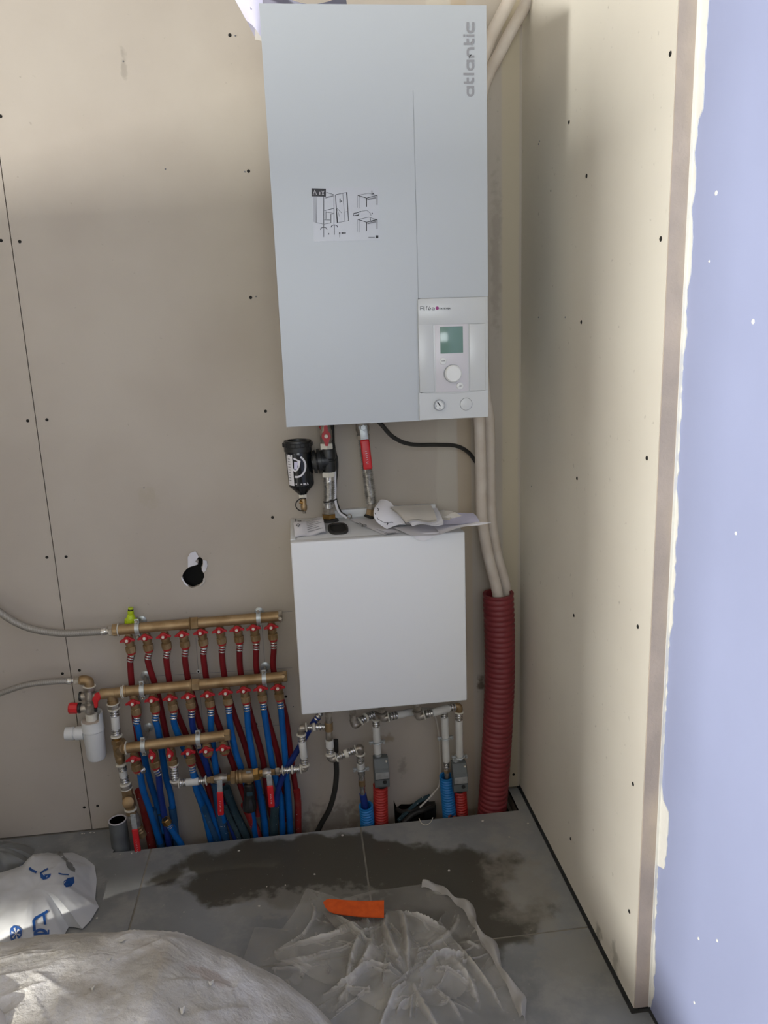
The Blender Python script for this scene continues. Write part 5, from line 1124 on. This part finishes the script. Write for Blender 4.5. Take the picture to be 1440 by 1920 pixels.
actuator('left of two grey valve actuator boxes under the cabinet', 540+660/3.79, 1300+538/3.79, .088)
# third: pipe running right behind
t = thing('white_pipe', 'horizontal white pipe with elbow just under the middle of the cabinet', 'pipe', at(*g6(675, 165)))
stub(t, at(*g6(664, 100)), cz0, R(6.8)); nut(t, at(*g6(664, 100)), at(*g6(666, 132)), R(7.4), 'nickel', 'union_nut'); ringp(t, at(*g6(667, 138)), at(*g6(668, 148)), R(9.6), 'nickel', 'collar')
elbow(t, [at(*g6(668, 146)), at(*g6(672, 168)), at(*g6(684, 176)), at(*g6(712, 166))], R(7.4))
run(t, [('ring', g6(708, 168), g6(718, 166), 9.8), ('crimp', g6(720, 165), g6(774, 156, -.01), 7.2), ('pipe', g6(770, 157, -.01), g6(900, 128, -.04), 7), ('pipe', g6(896, 128, -.04), g6(1090, 128, -.06), 7)])
# fourth: two drops at the right
t = thing('white_pipe', 'white pipe with elbows dropping to the right grey actuator', 'pipe', at(*g6(1215, 440)))
stub(t, at(*g6(916, 85)), cz0, R(6.8)); nut(t, at(*g6(916, 85)), at(*g6(918, 118)), R(7.4), 'nickel', 'union_nut'); ringp(t, at(*g6(919, 122)), at(*g6(920, 132)), R(9.6), 'nickel', 'collar')
elbow(t, [at(*g6(920, 128)), at(*g6(924, 154)), at(*g6(938, 164)), at(*g6(966, 152))], R(7.6))
run(t, [('ring', g6(962, 153), g6(972, 150), 9.8), ('crimp', g6(974, 149), g6(1024, 138, -.005), 7.4), ('pipe', g6(1020, 139, -.005), g6(1140, 106, -.03), 7.6), ('crimp', g6(1136, 107, -.03), g6(1188, 95, -.04), 7.2)])
elbow(t, [at(*g6(1184, 96, -.04)), at(*g6(1206, 92, -.04)), at(*g6(1216, 104, -.04)), at(*g6(1215, 132, -.04))], R(6.8), 'brass')
run(t, [('ring', g6(1215, 128, -.04), g6(1215, 138, -.04), 9), ('crimp', g6(1215, 140, -.04), g6(1215, 192, -.04), 6.8), ('pipe', g6(1215, 188, -.04), g6(1220, 446, -.045), 7.2), ('cyl', g6(1220, 440, -.045), g6(1220, 478, -.045), 6.2, 'zinc', 'adapter')])
clamp_ears(t, at(*g6(1218, 450, -.045)), R(7.6))
t = thing('white_pipe', 'white pipe dropping into the right blue conduit beside the actuator', 'pipe', at(*g6(1125, 590, -.05)))
run(t, [('crimp', g6(1110, 128, -.05), g6(1112, 170, -.05), 6.6), ('pipe', g6(1112, 168, -.05), g6(1125, 482, -.05), 7.2), ('crimp', g6(1125, 480, -.05), g6(1127, 530, -.05), 5.4), ('cyl', g6(1127, 528, -.05), g6(1130, 600, -.05), 5, 'nickel', 'adapter'), ('nut', g6(1127, 540, -.05), g6(1128, 562, -.05), 6, 'brass')])
clamp_ears(t, at(*g6(1118, 316, -.05)), R(7.6))
conduit('corrugated_conduit', [at(*g6(1125, 588, -.045)), at(*g6(1130, 680, -.05)), at(*g6(1142, 800, -.055)), at(*g6(1150, 920, -.06)), at(*g6(1150, 980, -.065))], R(12.4), 'cond_blue', 'blue corrugated conduit left of the right grey actuator', R(6.2), .11)
conduit('corrugated_conduit', [at(*g6(1222, 660, -.05)), at(*g6(1228, 760, -.055)), at(*g6(1236, 870, -.06)), at(*g6(1240, 940, -.065))], R(11.4), 'cond_red', 'dull red corrugated conduit below the right grey actuator', R(6.2), .09)
actuator('right of two grey valve actuator boxes under the cabinet', 540+1212/3.79, 1300+572/3.79, .084)
# cables and rubble behind, in the torn foot of the board
def w6(u, v, dep=.02): return at(680+u/6.545, 1300+v/6.545, dep)
single('cable', MB().tube(spline([w6(880, 260, .03), w6(920, 400, .02), w6(950, 700, .015), w6(945, 1100, .02), w6(880, 1210, .03), w6(820, 1280, .04), w6(700, 1400, .05)], 8), .0028, 8), M['paper_grey'], 'thin grey cable dropping behind the white pipes to the torn board', 'cable')
for k, (pts, lab) in enumerate((([(820, 1260, .03), (700, 1320, .05), (560, 1440, .06), (440, 1560, .06)], 'dark cable bundle strand lying highest in the torn foot of the wall'),
                          ([(860, 1400, .03), (760, 1430, .05), (620, 1480, .06), (500, 1590, .07)], 'dark cable bundle strand lying lowest in the torn foot of the wall'),
                          ([(420, 1420, .03), (480, 1450, .05), (600, 1430, .06), (760, 1380, .03)], 'dark cable strand crossing the torn foot of the wall'))):
    single('cable', MB().tube(spline([w6(*p) for p in pts], 8), .006+.002*(k % 2), 10), M['rubber'] if k else M['sleeve_dark'], lab, 'cable')
tp = thing('junction_box', 'small dark box half hidden in the torn foot of the wall', 'box', w6(840, 1530, .02)); obj('shell', MB().box(w6(760, 1540, .03), w6(890, 1375, .012), .002), M['black'], tp)
obj('lid_rim', MB().box(w6(770, 1390, .034), w6(885, 1372, .012), .0008), M['rubber'], tp)
single('wire_loop', MB().tube(spline([atz(680+690/6.545, 1300+1530/6.545, .004), atz(680+720/6.545, 1300+1590/6.545, .003), atz(680+775/6.545, 1300+1615/6.545, .002), atz(680+830/6.545, 1300+1585/6.545, .003), atz(680+862/6.545, 1300+1525/6.545, .004)], 8), .0011, 6), M['ring'], 'thin pale wire loop on the floor edge below the torn board', 'wire')
mb = MB(); bp = w6(1095, 1520, .085); mb.grid(lambda u, v: bp+V((.022*(u-.5), .012*(v-.5), .010*math.sin(math.pi*u)*(1-.5*v)+.004*math.sin(7*u))), 8, 5); mb.grid(lambda u, v: bp+V((.022*(u-.5), .012*(v-.5), .010*math.sin(math.pi*u)*(1-.5*v)+.004*math.sin(7*u)-.003)), 8, 5)
single('brick_shard', mb, mat('terracotta', (190, 100, 72), .8, var=.2), 'small orange shard at the foot of the right blue conduit', 'shard')

# grey PVC stub
gb = atz(226, 1585, 0); gX, gY = gb.x, -0.085
gz = at(223, 1537, .085); r0 = R(16.5)
mb = MB().lathe(V((gX, gY, -.06)), V((gX, gY, gz.z)), [(0, r0), (.98, r0), (1, r0*.98), (1, r0*.86), (.55, r0*.84), (.5, 0)], 32)
ps = thing('pipe_stub', 'open dark grey plastic pipe stub standing in the floor at the left', 'pipe', (gX, gY, 0)); obj('stub', mb, M['grey_pvc'], ps, 30)
obj('rim', MB().lathe(V((gX, gY, gz.z-.001)), V((gX, gY, gz.z+.0012)), [(0, r0*1.0), (1, r0*.98), (1, r0*.87), (0, r0*.85)], 32), M['grey_plastic'], ps, 30)

# ================================================================== SOFT THINGS ON THE FLOOR
def hsh(a, b): return math.sin(a*12.9898+b*78.233)*43758.5453 % 1.0
from mathutils import noise as mn
def fbm(x, y, s, o=4): return mn.fractal(V((x*s, y*s, 1.7)), 0.9, 2.0, o)
def ridg(x, y, s, o=4): return mn.ridged_multi_fractal(V((x*s, y*s, 4.1)), 0.9, 2.0, o, 1.0, 2.0)
class Blob:
    """closed outline on the floor with a height function: crumpled sheets, bags"""
    def __init__(s, c, outline, h): s.c = V(c); s.o = [V(p) for p in outline]; s.h = h
    def rad(s, t):
        d = V((math.cos(t), math.sin(t))); best = None
        for a, b in zip(s.o, s.o[1:]+s.o[:1]):
            e = b-a; den = d.x*e.y-d.y*e.x
            if abs(den) < 1e-9: continue
            w = a-s.c; k = (w.x*e.y-w.y*e.x)/den; m_ = (w.x*d.y-w.y*d.x)/den
            if k > 0 and -1e-6 <= m_ <= 1.000001 and (best is None or k > best): best = k
        return best or .01
    def frac(s, x, y):
        w = V((x, y))-s.c
        if w.length < 1e-6: return 0, 0
        t = math.atan2(w.y, w.x); return w.length/s.rad(t), t
    def z(s, x, y): f, t = s.frac(x, y); return s.h(x, y, min(f, 1), t)
    def mesh(s, na, nr, p=0.8, thick=0.0):
        vs = [V((s.c.x, s.c.y, s.h(s.c.x, s.c.y, 0, 0)))]; fs = []
        for j in range(1, nr+1):
            f = (j/nr)**p
            for i in range(na):
                t = 2*math.pi*i/na-math.pi; r = s.rad(t)*f; x, y = s.c.x+r*math.cos(t), s.c.y+r*math.sin(t); vs.append(V((x, y, s.h(x, y, f, t))))
        for i in range(na): fs.append((0, 1+i, 1+(i+1) % na))
        for j in range(nr-1):
            a = 1+j*na; b = a+na
            for i in range(na): k = (i+1) % na; fs.append((a+i, b+i, b+k, a+k))
        return MB().add(vs, fs)
    def on(s, px, py, off=.001):
        z = 0.05
        for _ in range(12):
            p = atz(px, py, z); z = .5*z+.5*s.z(p.x, p.y)
        p = atz(px, py, z); return V((p.x, p.y, z))+(CAM-p).normalized()*off
def fxy(px, py, z=0.0): p = atz(px, py, z); return V((p.x, p.y))
# clear plastic sheet
out_px = [(575, 1668), (606, 1676), (640, 1688), (700, 1672), (790, 1661), (830, 1672), (862, 1692), (885, 1722), (905, 1756), (935, 1805), (962, 1850), (985, 1910), (1010, 1990), (900, 2040), (700, 2040), (560, 1930), (450, 1820), (478, 1740), (530, 1745), (560, 1700)]
oc = fxy(768, 1856, .03)
def seg_d(p, a, b):
    e = b-a; t = max(0, min(1, (p-a).dot(e)/max(1e-9, e.length_squared))); return (p-(a+e*t)).length, t
creases = [[(770, 1854), (735, 1790), (722, 1740), (728, 1705)], [(770, 1854), (700, 1830), (655, 1850), (590, 1870)], [(765, 1850), (765, 1790), (755, 1722), (740, 1700)], [(775, 1852), (830, 1800), (900, 1790)], [(690, 1770), (640, 1790), (560, 1805), (500, 1800)], [(720, 1728), (680, 1770), (655, 1830), (650, 1900)], [(610, 1698), (650, 1740), (670, 1765), (720, 1800)],
           [(515, 1782), (600, 1765), (655, 1752), (690, 1760)], [(840, 1795), (880, 1840), (900, 1890)], [(800, 1850), (850, 1900), (870, 1925)], [(730, 1700), (790, 1725), (850, 1752)], [(845, 1752), (880, 1800), (920, 1850), (950, 1900)], [(575, 1668), (590, 1710), (560, 1760), (500, 1790)], [(770, 1854), (800, 1910), (840, 1960)], [(770, 1854), (730, 1900), (700, 1960)], [(862, 1700), (850, 1740), (800, 1790)], [(700, 1750), (690, 1810), (620, 1900)], [(870, 1760), (905, 1770)]]
CRW = []
_r = random.Random(17); hub = fxy(770, 1854, .02)
for i, c in enumerate(creases):
    P_ = spline([V((*fxy(*p, .02), 0)) for p in c], 4); n_ = len(P_)-1; am = _r.uniform(.014, .028); w = _r.uniform(.006, .012)
    for k in range(n_):
        CRW.append((P_[k].x, P_[k].y, P_[k+1].x, P_[k+1].y, am*max(.15, math.sin(math.pi*(k+.5)/n_)), w))
for _ in range(70):
    p = fxy(_r.uniform(500, 940), _r.uniform(1690, 1915), .02); d = (hub-p); d.normalize(); an = math.atan2(d.y, d.x)+_r.gauss(0, .5); ln = _r.uniform(.03, .10)
    CRW.append((p.x, p.y, p.x+ln*math.cos(an), p.y+ln*math.sin(an), _r.uniform(.005, .014), _r.uniform(.003, .006)))
def ridges(x, y, amp=1.0, nar=1.0):
    z = 0.0
    for ax, ay, bx, by, am, w in CRW:
        px_, py_ = x-ax, y-ay
        if px_*px_+py_*py_ > .02: continue
        ex, ey = bx-ax, by-ay; t = (px_*ex+py_*ey)/(ex*ex+ey*ey); t = 0 if t < 0 else 1 if t > 1 else t
        d = math.hypot(px_-ex*t, py_-ey*t)
        if d < 4*w:
            q_ = am*math.exp(-d/(w*nar))
            if q_ > z: z = q_
    return z*amp
def hfilm(x, y, f, t):
    e = (1-f**4)
    return .003+.030*(1-f)**1.2*e+ridges(x, y)*(.35+.65*e)+.016*e*abs(fbm(x, y, 5))+.004*abs(fbm(x, y, 20))
film = Blob(oc, [fxy(*p) for p in out_px], hfilm)
fs_ = thing('plastic_sheet', 'crumpled clear plastic bag with an orange label on the floor tiles', 'plastic bag', (oc.x, oc.y, 0))
def fold_attr(o):
    a_ = o.data.attributes.new('doubled', 'FLOAT', 'POINT'); og = ORG[o]
    for v, d_ in zip(o.data.vertices, a_.data): 
        x_, y_ = v.co.x+og.x, v.co.y+og.y; d_.value = min(.55, max(0, ridges(x_, y_, 1, .5)*(34+18*fbm(x_, y_, 12))-.08))
fold_attr(obj('film', film.mesh(420, 80, .75), M['film'], fs_, 60))
# folded second layer and rolled hem along the right edge
hem = [film.on(*p, .002) for p in ((790, 1664), (828, 1676), (858, 1696), (882, 1728), (900, 1762), (930, 1812), (955, 1860), (975, 1912))]
mb = MB(); hs = spline(hem, 10); 
def hemf(u, v):
    i = min(int(u*(len(hs)-1)), len(hs)-2); p = hs[i].lerp(hs[i+1], u*(len(hs)-1)-i); tg_ = (hs[i+1]-hs[i]).normalized(); sd = V((tg_.y, -tg_.x, 0)); return p+sd*(-.02*v)*(1+.5*math.sin(u*23))+V((0, 0, .012*math.sin(math.pi*v)+.005*math.sin(u*40+v*2)))
obj('hem', MB().grid(hemf, 90, 6), M['film_edge'], fs_, 40)
mid_px = [(600, 1700), (660, 1735), (720, 1700), (770, 1720), (830, 1730), (870, 1790), (880, 1850), (840, 1900), (720, 1905), (620, 1850), (520, 1800), (510, 1775), (640, 1760)]
def hmid(x, y, f, t): return film.z(x, y)+.004+.014*abs(fbm(x+5, y, 7))*(1-f**3)+.010*max(0, ridg(x+1, y, 7)-.8)*(1-f**3)
film2 = Blob(fxy(745, 1830, .03), [fxy(*p, .02) for p in mid_px], hmid); fold_attr(obj('inner_film', film2.mesh(260, 50), M['film'], fs_, 60))
def lab_(u, v):
    px_ = 607+112*u-2*v; py_ = 1687+10*u+28*v+4*math.sin(u*3)+ (6*v*u)
    if u < .15: py_ += (0.15-u)*(-60)*(v-.35)
    return film.on(px_, py_, .022)
LA = [film.on(607, 1688, .02), film.on(719, 1698, .02), film.on(718, 1727, .02), film.on(612, 1706, .02)]
lz_ = sum((p.z for p in LA))/4
def labf(u, v):
    z = lz_+.01+.004*math.sin(u*3); k_ = min(1, (u/.12)**.5) if u < .12 else 1; px_ = 606+114*u+4*v*(1-u); py_ = 1696+8*u+(13+3*u)*(2*v-1)*(.35+.65*k_)+5*math.sin(math.pi*u)*.6; return atz(px_, py_, z+.004*(1-v))
mb = MB().grid(labf, 20, 6); mb.grid(lambda u, v: labf(u, v)+V((0, 0, -.0015)), 20, 6); obj('orange_label', mb, M['orange'], fs_)

# white printed carrier bag
bag_px = [(52, 1604), (62, 1594), (88, 1589), (100, 1591), (136, 1589), (160, 1600), (176, 1613), (180, 1640), (177, 1676), (184, 1690), (168, 1716), (152, 1732), (128, 1726), (116, 1748), (60, 1790), (-80, 1830), (-140, 1740), (-60, 1650), (0, 1634), (35, 1622)]
bc = fxy(70, 1690, .04)
def hbag(x, y, f, t):
    e = max(0, 1-f**4); return .004+.080*e*(1-.75*f**2)+.010*e*fbm(x, y, 7)+.016*e*max(0, ridg(x, y*.6, 5, 3)-.75)*min(1, 2*f)
bag = Blob(bc, [fxy(*p, .02) for p in bag_px], hbag)
bg = thing('plastic_bag', 'white plastic carrier bag with blue printing at the left on the floor', 'plastic bag', (bc.x, bc.y, 0))
obj('film', bag.mesh(180, 40), M['bag_white'], bg, 50)
def bb(u, v): return (u/7.2, 1560+v/7.2)
bon = lambda u, v: bag.on(*bb(u, v), .003)
mb = MB()
mb.stroke([(645, 1065), (600, 1095), (480, 1160), (455, 1200), (468, 1340)], 36, bon); mb.stroke([(590, 1110), (612, 1250)], 34, bon)
mb.stroke(arc(550, 1375, 75, 55, 10, -200, 12), 38, bon); mb.stroke([(480, 1378), (615, 1368)], 24, bon); mb.stroke([(658, 1318), (656, 1390)], 18, bon)
mb.stroke(arc(290, 432, 46, 20, 0, 360, 14), 22, bon)
mb.stroke([(395, 485), (430, 515), (495, 545)], 34, bon); mb.stroke([(650, 492), (595, 520), (545, 560)], 24, bon); mb.stroke([(790, 555), (850, 570), (930, 575)], 14, bon)
obj('print', mb, M['print_blue'], bg, 0)
def bpoly(pts, name, mt, off=.003):
    c = V((sum(p[0] for p in pts)/len(pts), sum(p[1] for p in pts)/len(pts))); nn = len(pts)
    mb = MB().grid(lambda u, v: bag.on(*bb(*(c.lerp(V(pts[int(round(u*nn)) % nn]), v))), off), nn, 5); return obj(name, mb, M[mt], bg, 0)
bpoly([(540, 560), (600, 575), (690, 560), (680, 600), (640, 630), (585, 645), (550, 620)], 'print_blot', 'print_blue')
bpoly([(860, 665), (920, 620), (1000, 605), (1005, 680), (960, 735), (890, 745), (862, 710)], 'print_blot', 'print_blue')
bpoly([(140, 1300), (180, 1262), (250, 1270), (298, 1320), (290, 1400), (240, 1465), (165, 1497), (140, 1440), (132, 1360)], 'print_disc', 'print_blue')
mb = MB(); son = lambda u, v: bag.on(*bb(u, v), .0045)
for a in range(6):
    t_ = math.radians(a*60+15); ex, ey = 60*math.cos(t_), 80*math.sin(t_)
    mb.stroke([(215, 1370), (215+ex, 1370+ey)], 9, son)
    for q_ in (.55, .8):
        for sg_ in (-1, 1): mb.stroke([(215+ex*q_, 1370+ey*q_), (215+ex*(q_+.2)-sg_*ey*.15, 1370+ey*(q_+.2)+sg_*ex*.2)], 7, son)
obj('print_snowflake', mb, M['bag_white'], bg, 0)
mb = MB(); mb.stroke([(600, 590), (575, 560)], 10, son); mb.stroke([(640, 590), (630, 612)], 8, son); mb.stroke([(868, 690), (884, 660)], 10, son); obj('print_white_stroke', mb, M['bag_white'], bg, 0)  # short white strokes over the blue blots
bpoly([(755, 280), (800, 255), (840, 270), (900, 360), (985, 440), (1018, 500), (1010, 540), (920, 490), (895, 450), (890, 400), (830, 340)], 'handle_slot', 'tile', .0025)
g2_px = [(0, 1574), (30, 1577), (52, 1582), (64, 1590), (62, 1602), (52, 1606), (54, 1618), (20, 1628), (-60, 1660), (-120, 1640), (-100, 1590)]
gc2 = fxy(-10, 1612, .02)
gbag = Blob(gc2, [fxy(*p, .01) for p in g2_px], lambda x, y, f, t: .004+.05*max(0, 1-f**3)*(1-.4*f)+.008*fbm(x, y, 14)*(1-f)+.006*max(0, 1-f**4)*(.5+.5*math.sin(t*11)))
single('plastic_bag', gbag.mesh(120, 24), M['bag_grey'], 'dark grey translucent bag behind the white bag at the left wall', 'plastic bag', None, 50)

# big dirty sack in the foreground
SKC = V((-.56, -1.05)); SA, SB = .62, .44
_r = random.Random(31); CRK = []
for _ in range(70):
    cx_, cy_ = _r.uniform(-.75, .02), _r.uniform(-1.15, -.66); an = _r.gauss(.5, .7); ln = _r.uniform(.05, .20)
    CRK.append((cx_, cy_, cx_+ln*math.cos(an), cy_+ln*math.sin(an), _r.uniform(.003, .0075), _r.uniform(.004, .009)))
def seglist(x, y, L):
    z = 0.0
    for ax, ay, bx, by, am, w in L:
        ex, ey = bx-ax, by-ay; px_, py_ = x-ax, y-ay
        t = (px_*ex+py_*ey)/(ex*ex+ey*ey)
        if t <= 0 or t >= 1: continue
        d = abs(px_*ey-py_*ex)/math.sqrt(ex*ex+ey*ey)
        if d < 3*w:
            q_ = am*math.sin(math.pi*t)*math.exp(-d/w)
            if q_ > z: z = q_
    return z
def crinkle(x, y): return seglist(x, y, CRK)
def hsack(x, y):
    u = (x-SKC.x)/SA; v = (y-SKC.y)/SB
    r = (abs(u)**2.6+abs(v)**2.8)**(1/2.7)
    if r > 1: return 0.0
    e = (1-r**2.8)**.55
    top = .345-.30*max(0, u-.42)-.06*max(0, -u-.1)
    w = ridg(x, y, 5, 3)
    c = crinkle(x, y)
    z = top*e + min(1, e*1.4)*(.014*fbm(x, y, 3, 3)+.005*(w-.9)+.0016*(ridg(x+2, y*.7, 18, 3)-.9)+c)
    return max(0.0, z)
sk_ = thing('sack', 'large dirty white plastic sack lying in the foreground at lower left', 'sack', (SKC.x, SKC.y, 0))
def skf(u, v):
    t = 2*math.pi*u; r = v**.75
    cu_, su_ = math.cos(t), math.sin(t)
    k = (abs(cu_)**2.4+abs(su_)**2.6)**(-1/2.5)
    x, y = SKC.x+SA*k*r*cu_, SKC.y+SB*k*r*su_
    return (x, y, max(.001, hsack(x, y)))
obj('film', MB().grid(skf, 440, 170), M['sack'], sk_, 80)
rnd = random.Random(21); mb = None
for (px_, py_) in ((560, 1560), (420, 1500)): pass
def onsack(px, py, off=.002):
    z = .2
    for _ in range(14): p = atz(px, py, z); z = .5*z+.5*hsack(p.x, p.y)
    p = atz(px, py, z); return V((p.x, p.y, z))+(CAM-p).normalized()*off
def c8(u, v): return (u/2.88, 1540+v/2.88)
for (u, v, w_, h_) in ((1140, 870, 34, 22), (985, 1020, 30, 36), (590, 740, 40, 14), (500, 900, 24, 16), (660, 640, 70, 12)):
    def fl_(a, b_): return onsack(*c8(u+w_*(a-.5)*(1-.4*b_), v+h_*(b_-.5)+6*math.sin(a*5)), .004+.010*math.sin(math.pi*a)*b_)
    obj('torn_flake', MB().grid(fl_, 6, 4), M['filler'], sk_, 30)
# corner of an unidentified grey thing, built as a lump on the sack
def rc_(u, v):
    t = 2*math.pi*u; r = v**.7; x, y = -.635+.12*r*math.cos(t), -1.04+.085*r*math.sin(t)
    return (x, y, hsack(x, y)-.004+.05*(1-r**2.6)**.6)
tag(obj('grey_lump', MB().grid(rc_, 60, 20), M['paper_grey'], sk_, 60), 'grey-beige lump on the sack, corner of an unidentified thing')
# plaster crumbs
rnd = random.Random(4)
for (px_, py_) in ((255, 1575), (262, 1578), (235, 1572), (155, 1562), (160, 1559), (170, 1562), (178, 1558), (448, 1596), (500, 1663), (535, 1660), (842, 1633), (345, 1711), (590, 1640), (182, 1722), (990, 1545), (955, 1570), (642, 1567), (905, 1540), (486, 1700)):
    p = atz(px_, py_, 0)
    if p.y > -0.012: p.y = -0.014
    if TR0 < p.x < TR1 and p.y > TRY-.006: p.y = TRY-.012
    s_ = rnd.uniform(.0014, .0034); bm = bmesh.new(); bmesh.ops.create_icosphere(bm, subdivisions=1, radius=s_)
    for v in bm.verts: v.co = V((v.co.x*rnd.uniform(.8, 1.5), v.co.y*rnd.uniform(.7, 1.2), max(-s_*.5, v.co.z*.7)))+p+V((0, 0, s_*.5))
    single('plaster_crumb', MB().bm(bm), M['paper_grey'], 'small white plaster crumb lying on the grey floor', 'debris', 'plaster crumbs on the floor', 0)
